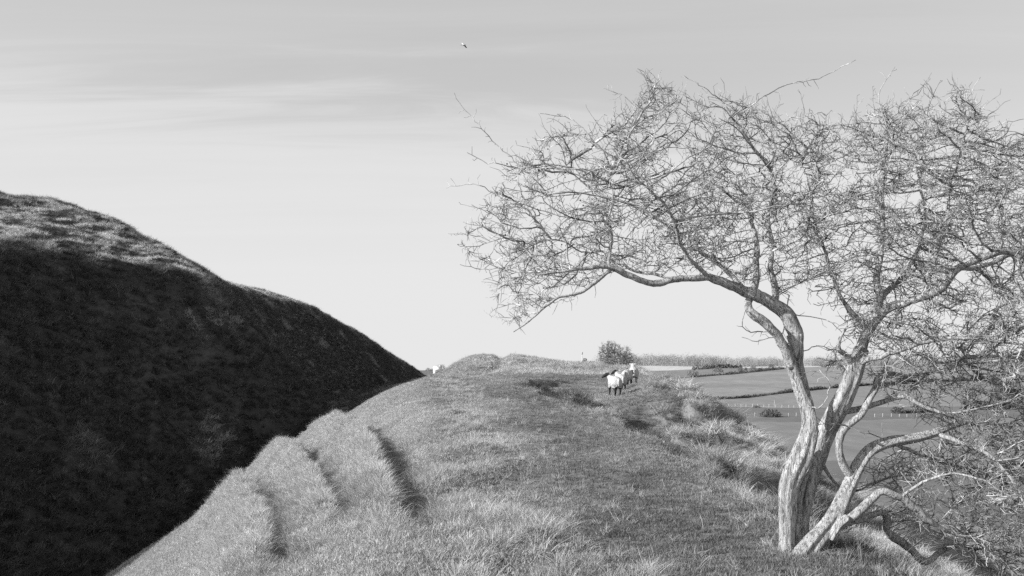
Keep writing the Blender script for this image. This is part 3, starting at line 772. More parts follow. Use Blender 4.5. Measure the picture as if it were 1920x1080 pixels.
def crown_pts(n, seed):
    r = np.random.default_rng(seed)
    u = r.uniform(850, 2100, n * 3); v = r.uniform(120, 1100, n * 3)
    k = inside(CROWN, u, v); u, v = u[k], v[k]
    e = edge_dist(CROWN, u, v)
    # thin out the middle right gap and the far right beyond the frame
    w = np.where(u > 1960, .45, 1.0) * np.where(v > 780, 1.0, .62) * np.where((u < 1110), .62, 1.0) * np.where((u > 1420) & (u < 1600) & (v > 520) & (v < 760), .45, 1)
    w = w * np.where((u > 1640) & (u < 1800) & (v > 740) & (v < 830), .45, 1)
    w = w * (.18 + .82 * sst(-.35, .25, fbm(u / 70, v / 48, 77, 2)))
    k = r.uniform(0, 1, len(u)) < w; u, v, e = u[k][:n], v[k][:n], e[k][:n]
    half = .25 + 1.15 * (1 - np.exp(-e / 110)) * np.where(v > 720, .65, 1)
    shift = np.where(v < 700, .25, .35) + np.where(u < 1350, -.1, .05)
    d = shift + half * np.clip(r.normal(0, .5, len(u)), -1, 1)
    P = np.stack([(u - CU) / F * (Y0 + d), Y0 + d, (CV - v) / F * (Y0 + d)], 1)
    return P[P[:, 2] > T(P[:, 0], P[:, 1]) + .06]

def colonise(seeds, att, di, dk, step, iters, seed, jit=.35, maxn=110000):
    r = np.random.default_rng(seed)
    n0 = len(seeds); pos = np.zeros((maxn, 3)); pos[:n0] = seeds; par = np.full(maxn, -1); n = n0; kids = np.zeros(maxn, int)
    last = np.zeros((maxn, 3))
    best = np.full(len(att), 1e9); bi = np.zeros(len(att), int); alive = np.ones(len(att), bool)
    def upd(a, b):
        for s in range(0, b - a, 300):
            q = pos[a + s:min(b, a + s + 300)]
            ia = np.where(alive)[0]
            D = ((att[ia, None] - q[None]) ** 2).sum(-1); m = D.argmin(1); dm = np.sqrt(D[np.arange(len(ia)), m])
            c = dm < best[ia]; best[ia[c]] = dm[c]; bi[ia[c]] = m[c] + a + s
    upd(0, n)
    for it in range(iters):
        alive &= best > dk
        ia = np.where(alive & (best < di))[0]
        if not len(ia): break
        acc = np.zeros((n, 3)); v = att[ia] - pos[bi[ia]]; v /= np.linalg.norm(v, axis=1)[:, None] + 1e-9
        np.add.at(acc, bi[ia], v)
        g = np.unique(bi[ia]); g = g[kids[g] < 4]
        if not len(g): break
        d = acc[g] / (np.linalg.norm(acc[g], axis=1)[:, None] + 1e-9)
        d = d + r.normal(0, jit, d.shape) + .55 * last[g]; d /= np.linalg.norm(d, axis=1)[:, None] + 1e-9
        m = min(len(g), maxn - n)
        if m <= 0: break
        pos[n:n + m] = pos[g[:m]] + d[:m] * step; par[n:n + m] = g[:m]; last[n:n + m] = d[:m]; kids[g[:m]] += 1
        upd(n, n + m); n += m
    return pos[:n], par[:n], n0

def radii(par, n0, tip, ex, cap=None):
    n = len(par); acc = np.zeros(n)
    for i in range(n - 1, n0 - 1, -1):
        if acc[i] == 0: acc[i] = tip ** ex
        if par[i] >= n0: acc[par[i]] += acc[i]
    r = acc ** (1 / ex)
    return r

def grow_crown(name, seeds, seed_r, att, parent, inv, m, di, dk, step, iters, seed, tip=.0024, ex=2.5, spur=1.3, spur_len=(.03, .12), jit=.35, rmax=.014, k=3, aniso=(1.0, 1.0)):
    an = np.array([aniso[0], 1.0, aniso[1]])      # sprays run more level than upright
    pos, par, n0 = colonise(seeds * an, att * an, di, dk, step, iters, seed, jit); pos = pos / an
    r = np.minimum(radii(par, n0, tip, ex), rmax)
    i = np.arange(n0, len(pos)); rp = np.where(par[i] >= n0, r[par[i]], np.minimum(r[i] * 1.2, seed_r[np.clip(par[i], 0, n0 - 1)]))
    p0, p1, r0, r1 = pos[par[i]], pos[i], np.minimum(rp, r[i] * 1.5), r[i]
    big = r1 > .006
    rg = np.random.default_rng(seed + 5)
    V = []; Fq = []; nv = 0
    def add(v, q):
        nonlocal nv
        V.append(v); Fq.append(q + nv); nv += len(v)
    add(*prisms(p0[~big], p1[~big], r0[~big], r1[~big], k)); add(*prisms(p0[big], p1[big], r0[big], r1[big], 5))
    # short spurs and thorns
    ns = int(len(i) * spur); c = rg.integers(0, len(i), ns)
    t = rg.uniform(0, 1, ns)[:, None]; s0 = p0[c] * (1 - t) + p1[c] * t
    ax = p1[c] - p0[c]; ax /= np.linalg.norm(ax, axis=1)[:, None] + 1e-9
    dv = rg.normal(0, 1, (ns, 3)); dv -= ax * (dv * ax).sum(1)[:, None]; dv /= np.linalg.norm(dv, axis=1)[:, None]
    dv = dv + ax * rg.uniform(.1, 1.1, ns)[:, None]; dv /= np.linalg.norm(dv, axis=1)[:, None]
    L = rg.uniform(spur_len[0], spur_len[1], ns)[:, None] * rg.uniform(.4, 1, ns)[:, None]
    s1 = s0 + dv * L; dv2 = dv + rg.normal(0, .55, (ns, 3)); dv2 /= np.linalg.norm(dv2, axis=1)[:, None]
    s2 = s1 + dv2 * L * rg.uniform(.4, 1, ns)[:, None]
    rs = np.full(ns, tip * .85)
    add(*prisms(s0, s1, rs, rs * .9, 3)); add(*prisms(s1, s2, rs * .9, rs * .45, 3))
    me = mesh_np(name, np.concatenate(V), [np.concatenate(Fq)], m)
    o = link(name, me)
    if parent: o.parent = parent; o.matrix_parent_inverse = inv
    return pos, par, n0, s2

INV = Matrix.Translation(-Vector(root))
att = crown_pts(24000, 3)
cpos, cpar, cn0, tips = grow_crown('crown', FREE[:, :3], FREE[:, 3] * .6, att, tree, INV, M_TWIG, 2.0, .066, .052, 160, 11, tip=.0031, ex=2.25, spur=1.9, jit=.22, rmax=.020, aniso=(.78, 1.22))

# long whippy shoots that stand clear of the crown
WHIPS = [[(850,177),(880,215),(930,270),(985,320),(1030,365)], [(836,351),(890,346),(935,368),(965,395),(1010,405)], [(875,287),(915,305),(960,312),(1000,330)],
  [(1012,213),(1050,216),(1085,232),(1115,265),(1150,300)], [(1133,164),(1165,178),(1190,200),(1215,225)], [(1197,130),(1213,142),(1225,175),(1240,215)],
  [(1283,143),(1320,165),(1350,185),(1400,200)], [(1604,114),(1570,128),(1545,143),(1512,150),(1470,160),(1440,176),(1400,205),(1375,240)],
  [(1678,124),(1662,150),(1648,178),(1655,215),(1672,260)], [(1744,150),(1715,175),(1695,205),(1680,250)], [(1837,146),(1812,185),(1780,215),(1750,260)],
  [(1893,188),(1862,210),(1835,235),(1800,262)], [(1920,222),(1880,232),(1840,250),(1800,275)], [(862,494),(900,505),(940,500),(985,490)], [(868,415),(900,425),(940,440),(985,455)],
  [(1390,635),(1420,640),(1450,632),(1468,622)], [(1400,580),(1392,600),(1400,620),(1430,622)], [(1440,235),(1500,222),(1540,210),(1545,230),(1530,270)], [(1590,690),(1545,650),(1515,655),(1490,660)], [(1600,645),(1560,605),(1520,592),(1480,590)],
  [(1495,700),(1530,695),(1556,715),(1548,745),(1535,765)], [(1905,262),(1912,290),(1900,330),(1870,360)], [(1530,800),(1575,795),(1620,812),(1660,825)]]
b = MB(); rw = np.random.default_rng(21); V0 = []; V1 = []; RR0 = []; RR1 = []
for wpl in WHIPS:
    d0 = rw.uniform(-.3, .5)
    P = np.array([px(u, v, Y0 + d0) for u, v in wpl])
    j = np.argmin(((cpos - P[-1]) ** 2).sum(1)); P = np.vstack([P, cpos[j]])
    Q = catmull(np.c_[P, np.linspace(.0022, .0058, len(P))], .04); Q[:, :3] += rw.normal(0, .006, (len(Q), 3))
    V0.append(Q[:-1, :3]); V1.append(Q[1:, :3]); RR0.append(Q[:-1, 3]); RR1.append(Q[1:, 3])
    for q in range(1, len(Q) - 1):
        if rw.random() < .62:
            t = Q[q - 1, :3] - Q[q + 1, :3]; t /= np.linalg.norm(t); d = rw.normal(0, 1, 3); d -= t * d.dot(t); d /= np.linalg.norm(d); d = d + .5 * t
            L = rw.uniform(.02, .07); e = Q[q, :3] + d * L
            V0.append(Q[q:q + 1, :3]); V1.append(e[None]); RR0.append(np.array([.0028])); RR1.append(np.array([.002]))
            e2 = e + (d + rw.normal(0, .5, 3)) * L * .6
            V0.append(e[None]); V1.append(e2[None]); RR0.append(np.array([.002])); RR1.append(np.array([.0012]))
v_, q_ = prisms(np.concatenate(V0), np.concatenate(V1), np.concatenate(RR0), np.concatenate(RR1), 4)
o = link('shoots', mesh_np('shoots', v_, [q_], M_TWIG)); o.parent = tree; o.matrix_parent_inverse = INV
# straight outward shoots all round the crown
ci = np.array([1.9, Y0 + .2, .25]); out_ = cpos[cn0:] - ci; hasch = np.zeros(len(cpos), bool); hasch[cpar[cn0:]] = True
tp = np.where(~hasch[cn0:])[0] + cn0; tp = tp[rw.permutation(len(tp))[:900]]
e_ = (cpos[tp] - ci); e_ /= np.linalg.norm(e_, axis=1)[:, None]; g_ = cpos[tp] - cpos[cpar[tp]]; g_ /= np.linalg.norm(g_, axis=1)[:, None] + 1e-9
V0, V1, RR0, RR1 = [], [], [], []
q = cpos[tp]; dr = e_ * .8 + g_ * .6 + np.array([0, 0, .25]) * (q[:, 2:3] > -.2) + rw.normal(0, .25, e_.shape); dr /= np.linalg.norm(dr, axis=1)[:, None]
Ls = rw.uniform(.018, .05, len(tp))
for k in range(5):
    dr = dr + rw.normal(0, .16, dr.shape); dr /= np.linalg.norm(dr, axis=1)[:, None]; q2 = q + dr * Ls[:, None]
    V0.append(q); V1.append(q2); RR0.append(np.full(len(q), .0032 - .0004 * k)); RR1.append(np.full(len(q), .0028 - .0004 * k))
    sp = rw.random(len(q)) < .7; sv = rw.normal(0, 1, (sp.sum(), 3)); sv /= np.linalg.norm(sv, axis=1)[:, None]
    V0.append(q2[sp]); V1.append(q2[sp] + (sv + .5 * dr[sp]) * rw.uniform(.015, .05, (sp.sum(), 1))); RR0.append(np.full(sp.sum(), .0022)); RR1.append(np.full(sp.sum(), .0014))
    q = q2
v_, q_ = prisms(np.concatenate(V0), np.concatenate(V1), np.concatenate(RR0), np.concatenate(RR1), 3)
o = link('shoots', mesh_np('shoots', v_, [q_], M_TWIG)); o.parent = tree; o.matrix_parent_inverse = INV
# a few dried haws left on the tips
tt = tips[rw.integers(0, len(tips), 420)]; keep = (tt[:, 0] / tt[:, 1] < .1) | (rw.random(len(tt)) < .3); tt = tt[keep]
oct_ = np.array([[1, 0, 0], [-1, 0, 0], [0, 1, 0], [0, -1, 0], [0, 0, 1], [0, 0, -1.]]); of = np.array([[0, 2, 4], [2, 1, 4], [1, 3, 4], [3, 0, 4], [2, 0, 5], [1, 2, 5], [3, 1, 5], [0, 3, 5]])
b = MB()
for p in tt: b.add(p + oct_ * rw.uniform(.005, .010), of)
o = link('berries', b.mesh('berries', M_BERRY, True)); o.parent = tree; o.matrix_parent_inverse = INV; o['kind'] = 'stuff'
# ---------------------------------------------------------------- far hedges, trees, fences and buildings
M_SCRUB = plain('winter_scrub', .11, var=.3, scale=.8)
M_HEDGE = plain('hedge_leaf', .075, var=.3, scale=.6)
M_WOOD = plain('bare_woodland', .22, var=.35, scale=.12)
M_POST = plain('weathered_post', .38, var=.1)
M_WHITE = plain('white_render', .8, var=.03)
M_SLATE = plain('dark_roof', .06, var=.2, scale=1)
M_GLASS = plain('dark_pane', .04, .2)
M_TIMBER = plain('dark_boards', .10, var=.2, scale=2)
rf = np.random.default_rng(31)

def clump(n, c, rad, size, shell=.55, flat=0.0):
    """n leaf or twig sprays spread through an uneven dome"""
    d = rf.normal(0, 1, (n, 3)); d /= np.linalg.norm(d, axis=1)[:, None]; d[:, 2] = np.abs(d[:, 2]) - flat
    r = shell + (1 - shell) * rf.uniform(0, 1, n) ** .6
    lump = 1 + .22 * vn(d[:, 0] * 2.3 + c[0], d[:, 1] * 2.3 + d[:, 2] * 1.7 + c[1], 3)
    p = np.array(c) + d * (r * lump)[:, None] * np.array(rad)
    a = rf.normal(0, 1, (n, 3)); a /= np.linalg.norm(a, axis=1)[:, None]; b = rf.normal(0, 1, (n, 3)); b -= a * (a * b).sum(1)[:, None]; b /= np.linalg.norm(b, axis=1)[:, None]
    s = size * rf.uniform(.6, 1.4, n)[:, None]
    v = np.stack([p + a * s, p - a * s * .6 + b * s * .45, p - a * s * .6 - b * s * .45], 1)
    return v.reshape(-1, 3), np.arange(n * 3).reshape(-1, 3)

def far_tree(u, v, hpx, wpx, label, group=None, n=420, y=None, m=None, name='field_tree'):
    y = y or vground(u, v); a = (u - CU) / F; x = a * y; z = float(T(np.array([x]), np.array([y]))[0])
    h = 1.2 * hpx * y / F; w = 1.2 * wpx * y / F
    t = empty(name, (x, y, z)); tag(t, label, 'tree', group)
    b = MB(); tr = max(.08, .035 * h)
    b.tube(np.array([[0, 0, -.3], [.03 * h, 0, .2 * h], [0, .02 * h, .45 * h], [.03 * h, 0, .8 * h]]), [tr * 1.3, tr, tr * .7, tr * .25], 7)
    for k in range(7):
        q = rf.uniform(0, 2 * np.pi); s = np.array([0, 0, rf.uniform(.2, .5) * h]); e = np.array([np.cos(q) * w * .4, np.sin(q) * w * .4, rf.uniform(.55, .9) * h])
        b.tube(np.array([s, (s + e) / 2 + [0, 0, -.04 * h], e]), [tr * .5, tr * .35, tr * .12], 5)
    link('trunk', b.mesh('trunk', M_BARK, True), t)
    b = MB()
    b.add(*clump(n, (0, 0, .42 * h), (w * .5, w * .5, h * .55), max(.05 * h, .22), .45, .35))
    link('crown', b.mesh('crown', m or M_SCRUB), t)
    return t

far_tree(1299, 709.5, 18, 20, 'dark rounded tree at the low end of the upper field hedge')
far_tree(1346, 703.5, 17, 17, 'bushy tree growing out of the middle of the upper hedge')
far_tree(1388, 699, 11, 8, 'small thin tree at the left of three on the upper hedge')
far_tree(1398, 698, 10, 6, 'smallest slim tree between two others on the upper hedge')
far_tree(1412, 697, 13, 11, 'round headed small tree on the upper hedge before the pale field')
far_tree(1446, 693.5, 12, 9, 'small tree on the upper hedge close to the hawthorn stem')

def hedge(u0, u1, line, hpx, label, m=M_HEDGE, gaps=.2, seed=0, dens=1.0, name='hedge', cat='hedge'):
    us_ = np.arange(u0, u1, 2.2)
    b = MB(); P0 = None
    for k, u in enumerate(us_):
        g = vn(np.array([u / 14.0]), np.array([seed * 3.3]), 9)[0]
        if g < -1 + 2 * gaps and rf.random() < .8: continue
        y = vground(u, line(u)); x = (u - CU) / F * y; z = float(T(np.array([x]), np.array([y]))[0])
        h = hpx * y / F * (1 + .35 * g) * rf.uniform(.8, 1.2); w = 2.6 * y / F
        b.add(*clump(int(46 * dens), (x, y, z + .05), (w, w * 1.2, h), .16 * h + .12, .3))
        P0 = P0 if P0 is not None else (x, y, z)
    o = link(name, b.mesh(name, m)); tag(o, label, cat); return o
hedge(1296, 1470, LINES['hedge1'], 5.5, 'long hedge climbing across the hillside below the pale field', gaps=.12, seed=1)
hedge(1340, 1500, LINES['hedge2'], 5.5, 'low dark hedge crossing the middle of the fields', gaps=.12, seed=2)
hedge(1500, 2060, LINES['hedge2'], 6, 'dark hedge seen through the hawthorn twigs', gaps=.1, seed=3)
hedge(1300, 1392, lin([(1300, 694), (1345, 691), (1392, 691)]), 7, 'broken line of scrub between the wood and the upper hedge', M_SCRUB, gaps=.25, seed=4)
hedge(1700, 1745, lin([(1700, 776), (1745, 775)]), 8, 'low straggling scrub beside the small round bush', M_SCRUB, gaps=.05, seed=5)
hedge(1810, 2040, lin([(1810, 769), (2040, 769)]), 15, 'dark scrub growing round the foot of the barn', M_SCRUB, gaps=.05, seed=6)

def bush(u, v, wpx, hpx, label, m=M_HEDGE, n=700):
    y = vground(u, v); x = (u - CU) / F * y; z = float(T(np.array([x]), np.array([y]))[0])
    t = empty('round_bush', (x, y, z)); tag(t, label, 'bush')
    w = wpx * y / F; h = hpx * y / F
    b = MB()
    for k in range(9):
        q = k / 9 * 2 * np.pi; b.tube(np.array([[0, 0, -.1], [np.cos(q) * w * .2, np.sin(q) * w * .2, h * .4], [np.cos(q) * w * .35, np.sin(q) * w * .35, h * .7]]), [.06, .04, .02], 5)
    link('stems', b.mesh('stems', M_BARK), t)
    b = MB(); b.add(*clump(n, (0, 0, 0), (w * .5, w * .4, h), .10 * h + .08, .35)); link('foliage', b.mesh('foliage', m), t)
bush(1446, 783, 40, 15, 'large dark dome shaped bush in the fenced paddock')
bush(1419, 765.5, 17, 5, 'low flat bush on the farther fence line', n=300)
bush(1684, 776, 28, 13, 'small round bush seen between hawthorn limbs', n=500)

def fence(pts, label, hpx=8.0):
    ys_ = [vground(u, v) for u, v in pts]
    p0 = ((pts[0][0] - CU) / F * ys_[0], ys_[0])
    t = empty('wire_fence', (p0[0], p0[1], float(T(np.array([p0[0]]), np.array([p0[1]]))[0]))); tag(t, label, 'fence')
    O = np.array(t.location); prev = None
    bp = MB(); bp.box((0, 0, .45), (.12, .12, 1.3)); bp.add(np.array([[-.06, -.06, 1.1], [.06, -.06, 1.1], [.06, .06, 1.1], [-.06, .06, 1.1], [0, 0, 1.16]]), [[0, 1, 4], [1, 2, 4], [2, 3, 4], [3, 0, 4]])
    me = bp.mesh('post', M_POST)
    tops = []
    for (u, v), y in zip(pts, ys_):
        x = (u - CU) / F * y; z = float(T(np.array([x]), np.array([y]))[0])
        o = link('post', me, t, (x - O[0], y - O[1], z - O[2]), (0, rf.normal(0, .05), rf.uniform(0, 1)))
        o.scale = (1, 1, rf.uniform(.9, 1.15)); tops.append(np.array([x, y, z]) - O)
    b = MB()
    for zz in (.3, .65, 1.0):
        b.tube(np.array(tops) + [0, 0, zz], .006, 3)
    link('wire', b.mesh('wire', M_POST), t)
fa = [(u + rf.normal(0, 1.2), float(LINES['fence'](u)) + .2) for u in np.arange(1366, 1500, 11.2)]
fence(fa, 'farther row of pale fence posts across the paddock')
fb = [(u + rf.normal(0, 1.2), 782.0) for u in np.arange(1384, 1500, 15.5)]
fence(fb, 'nearer row of pale fence posts beside the dome bush')
fc = [(u + rf.normal(0, 1.2), 783.0 + rf.normal(0, .3)) for u in np.arange(1640, 1730, 15.5)]
fence(fc, 'short row of pale posts seen below the hawthorn limbs')
# tall pole by the fence
y = vground(1452, 766); x = (1452 - CU) / F * y
b = MB(); b.tube(np.array([[0, 0, -.3], [0, 0, 1.4], [.03, 0, 2.6]]), [.09, .08, .06], 8)
tag(link('gate_post', b.mesh('gate_post', M_POST, True), None, (x, y, float(T(np.array([x]), np.array([y]))[0]))), 'one tall pale post standing above the farther fence', 'post')

# barn
def gable(b, L, Wd, h0, h1, over=.4, th=.18):
    """two roof slabs over a ridge along x"""
    for s in (-1, 1):
        sl = (h1 - h0) / (Wd / 2); ye = s * (Wd / 2 + over); ze = h0 - sl * over
        lo = np.array([[-L / 2 - over, 0, h1], [L / 2 + over, 0, h1], [L / 2 + over, ye, ze], [-L / 2 - over, ye, ze]])
        b.add(np.vstack([lo, lo + [0, 0, th]]), [[0, 1, 2, 3], [4, 7, 6, 5], [0, 4, 5, 1], [1, 5, 6, 2], [2, 6, 7, 3], [3, 7, 4, 0]])
def walls(b, L, Wd, h0, h1):
    v = np.array([[-L/2, -Wd/2, -.5], [L/2, -Wd/2, -.5], [L/2, Wd/2, -.5], [-L/2, Wd/2, -.5], [-L/2, -Wd/2, h0], [L/2, -Wd/2, h0], [L/2, Wd/2, h0], [-L/2, Wd/2, h0], [-L/2, 0, h1], [L/2, 0, h1]])
    b.add(v, [[0, 1, 5, 4], [2, 3, 7, 6]], [[4, 8, 7], [5, 6, 9]], ); b.add(v, [[1, 2, 6, 5], [3, 0, 4, 7]])
def building(name, u, v, y, L, Wd, h0, h1, rz, mw, mr, label, cat, wins, chim):
    x = (u - CU) / F * y; z = float(T(np.array([x]), np.array([y]))[0])
    t = empty(name, (x, y, z), rz); tag(t, label, cat)
    b = MB(); walls(b, L, Wd, h0, h1); link('wall', b.mesh('wall', mw), t)
    b = MB(); gable(b, L, Wd, h0, h1); rf_ = link('roof', b.mesh('roof', mr), t)
    if chim: b = MB(); b.box((chim, 0, h1 + .4), (.7, .7, 1.5)); link('chimney', b.mesh('chimney', mw), rf_)
    for (wx, wz, ww, wh, nm) in wins:
        b = MB(); b.box((wx, -Wd / 2 - .02, wz), (ww, .08, wh)); o = link(nm, b.mesh(nm, M_GLASS if nm == 'window' else M_TIMBER), t)
        if nm == 'window': b = MB(); b.box((wx, -Wd / 2 - .06, wz - wh / 2 - .06), (ww + .2, .16, .1)); link('sill', b.mesh('sill', M_WHITE), o)
yb = vground(1888, 767)
building('barn', 1887, 767, yb, 7.5, 6.0, 2.6, 6.2, R(-14), M_TIMBER, M_SLATE, 'dark roofed barn in the valley behind the hawthorn twigs', 'barn', [(0, 1.3, 2.4, 2.5, 'door')], None)
building('farmhouse', 820, 697, 840.0, 6.0, 5.0, 3.4, 5.6, R(12), M_WHITE, M_WHITE, 'tiny white farmhouse in the gap where hillside meets bank', 'house', [(-1.6, 1.0, .9, 1.1, 'window'), (1.6, 1.0, .9, 1.1, 'window'), (0, 1.0, 1.0, 2.0, 'door')], 2.2)
building('outhouse', 827.5, 697, 846.0, 3.0, 2.6, 1.8, 3.0, R(-10), M_WHITE, M_SLATE, 'small white outhouse beside the tiny farmhouse', 'house', [(0, .9, .8, 1.6, 'door')], None)
far_tree(827, 697, 15, 17, 'round grey tree standing behind the tiny white farmhouse', y=900.0, m=M_WOOD)
far_tree(803, 697, 9, 10, 'small tree beside the foot of the dark hillside', y=900.0)
far_tree(811, 697, 7, 9, 'low dark tree between hillside and farmhouse', y=930.0)

# woodland along the skyline: one mass
b = MB()
for k in range(620):
    u = rf.uniform(1120, 2150); row = rf.uniform(0, 1)
    y = np.interp(u, US, DL['wood']) + 4 + row * 90; x = (u - CU) / F * y; z = float(T(np.array([x]), np.array([y]))[0])
    prof = np.interp(u, [1120, 1250, 1330, 1400, 1450, 1520, 2150], [34, 34, 32, 27, 26, 29, 31])
    h = prof * y / F * rf.uniform(.78, 1.02) * (1 - .15 * (1 - row)); w = h * rf.uniform(.45, .75)
    b.add(*clump(380, (x, y, z + .08 * h), (w, w, h * .84), .024 * h, .6, .2))
    b.tube(np.array([[x, y, z - .3], [x, y, z + .5 * h]]), [.02 * h, .01 * h], 4, cap=False)
tag(link('woodland', b.mesh('woodland', M_WOOD)), 'grey leafless wood along the skyline above the fields', 'wood', kind='stuff')

# thorn bush on the shoulder of the bank, scrub and mast
yb = 82.0; bx = (1152 - CU) / F * yb; bz = float(T(np.array([bx]), np.array([yb]))[0])
t = empty('thorn_bush', (bx, yb, bz)); tag(t, 'rounded twiggy thorn bush on the crest behind the sheep', 'bush')
def dome(n, c, r):
    d = rf.normal(0, 1, (n, 3)); d /= np.linalg.norm(d, axis=1)[:, None]; q = d * (rf.uniform(0, 1, n) ** .45)[:, None] * np.array(r) + np.array(c)
    return q[q[:, 2] > bz + .12]
attb = np.vstack([dome(1500, (bx - .35, yb, bz + 1.0), (1.05, .9, 1.05)), dome(800, (bx + .85, yb - .1, bz + .65), (.8, .7, .95))])
sd_ = []
bst = MB()
for k in range(9):
    q = k / 9 * 6.28; s = np.array([bx + .1 * k - .35, yb + .15 * np.sin(q), bz - .1]); e = s + [.35 * np.cos(q), .35 * np.sin(q), .75]
    L_ = catmull(np.array([s, (s + e) / 2 + [.05, .03, 0], e]), .1); sd_.append(L_); bst.tube(L_, np.linspace(.045, .018, len(L_)), 6)
INVB = Matrix.Translation(-Vector((bx, yb, bz)))
o = link('stems', bst.mesh('stems', M_BARK, True)); o.parent = t; o.matrix_parent_inverse = INVB
sd_ = np.concatenate(sd_)
grow_crown('crown', sd_, np.full(len(sd_), .015), attb, t, INVB, plain('thorn_twigs', .13, var=.3, scale=3), 1.2, .13, .10, 60, 41, tip=.008, ex=2.6, spur=2.0, spur_len=(.08, .26), rmax=.03)

def low_scrub(u, y, wpx, hpx, label, n=260, name='low_scrub'):
    x = (u - CU) / F * y; z = float(T(np.array([x]), np.array([y]))[0]); w = wpx * y / F; h = hpx * y / F
    t = empty(name, (x, y, z)); tag(t, label, 'scrub')
    b = MB()
    for k in range(6):
        q = k * 1.05; b.tube(np.array([[0, 0, -.1], [np.cos(q) * w * .15, np.sin(q) * w * .1, h * .5], [np.cos(q) * w * .3, np.sin(q) * w * .2, h * .9]]), [.03, .02, .01], 5)
    link('stems', b.mesh('stems', M_BARK), t)
    b = MB(); b.add(*clump(n, (0, 0, -.05), (w * .5, w * .4, h), .12 * h + .04, .3)); link('foliage', b.mesh('foliage', M_HEDGE), t)
low_scrub(1106, 100, 34, 8, 'low dark scrub patch at the foot of the thorn bush')
low_scrub(1097, 118, 9, 13, 'tiny wind-cut shrub next to the distant mast')
ym = 900.0; xm = (1091.5 - CU) / F * ym; zm = float(T(np.array([xm]), np.array([ym]))[0])
t = empty('radio_mast', (xm, ym, zm)); tag(t, 'thin pale mast rising above the far end of the bank', 'mast')
zt = (CV - 659) / F * ym - zm
b = MB(); b.tube(np.array([[0, 0, -1], [0, 0, zt * .6], [0, 0, zt]]), [.4, .28, .16], 8); link('pole', b.mesh('pole', plain('galvanised', .5, var=.05), True), t)
b = MB()
for q in range(3):
    a = q * 2.09; b.box((np.cos(a) * .4, np.sin(a) * .4, zt - 1.6), (.35, .35, 2.2), a)
link('antenna', b.mesh('antenna', M_POST), t)
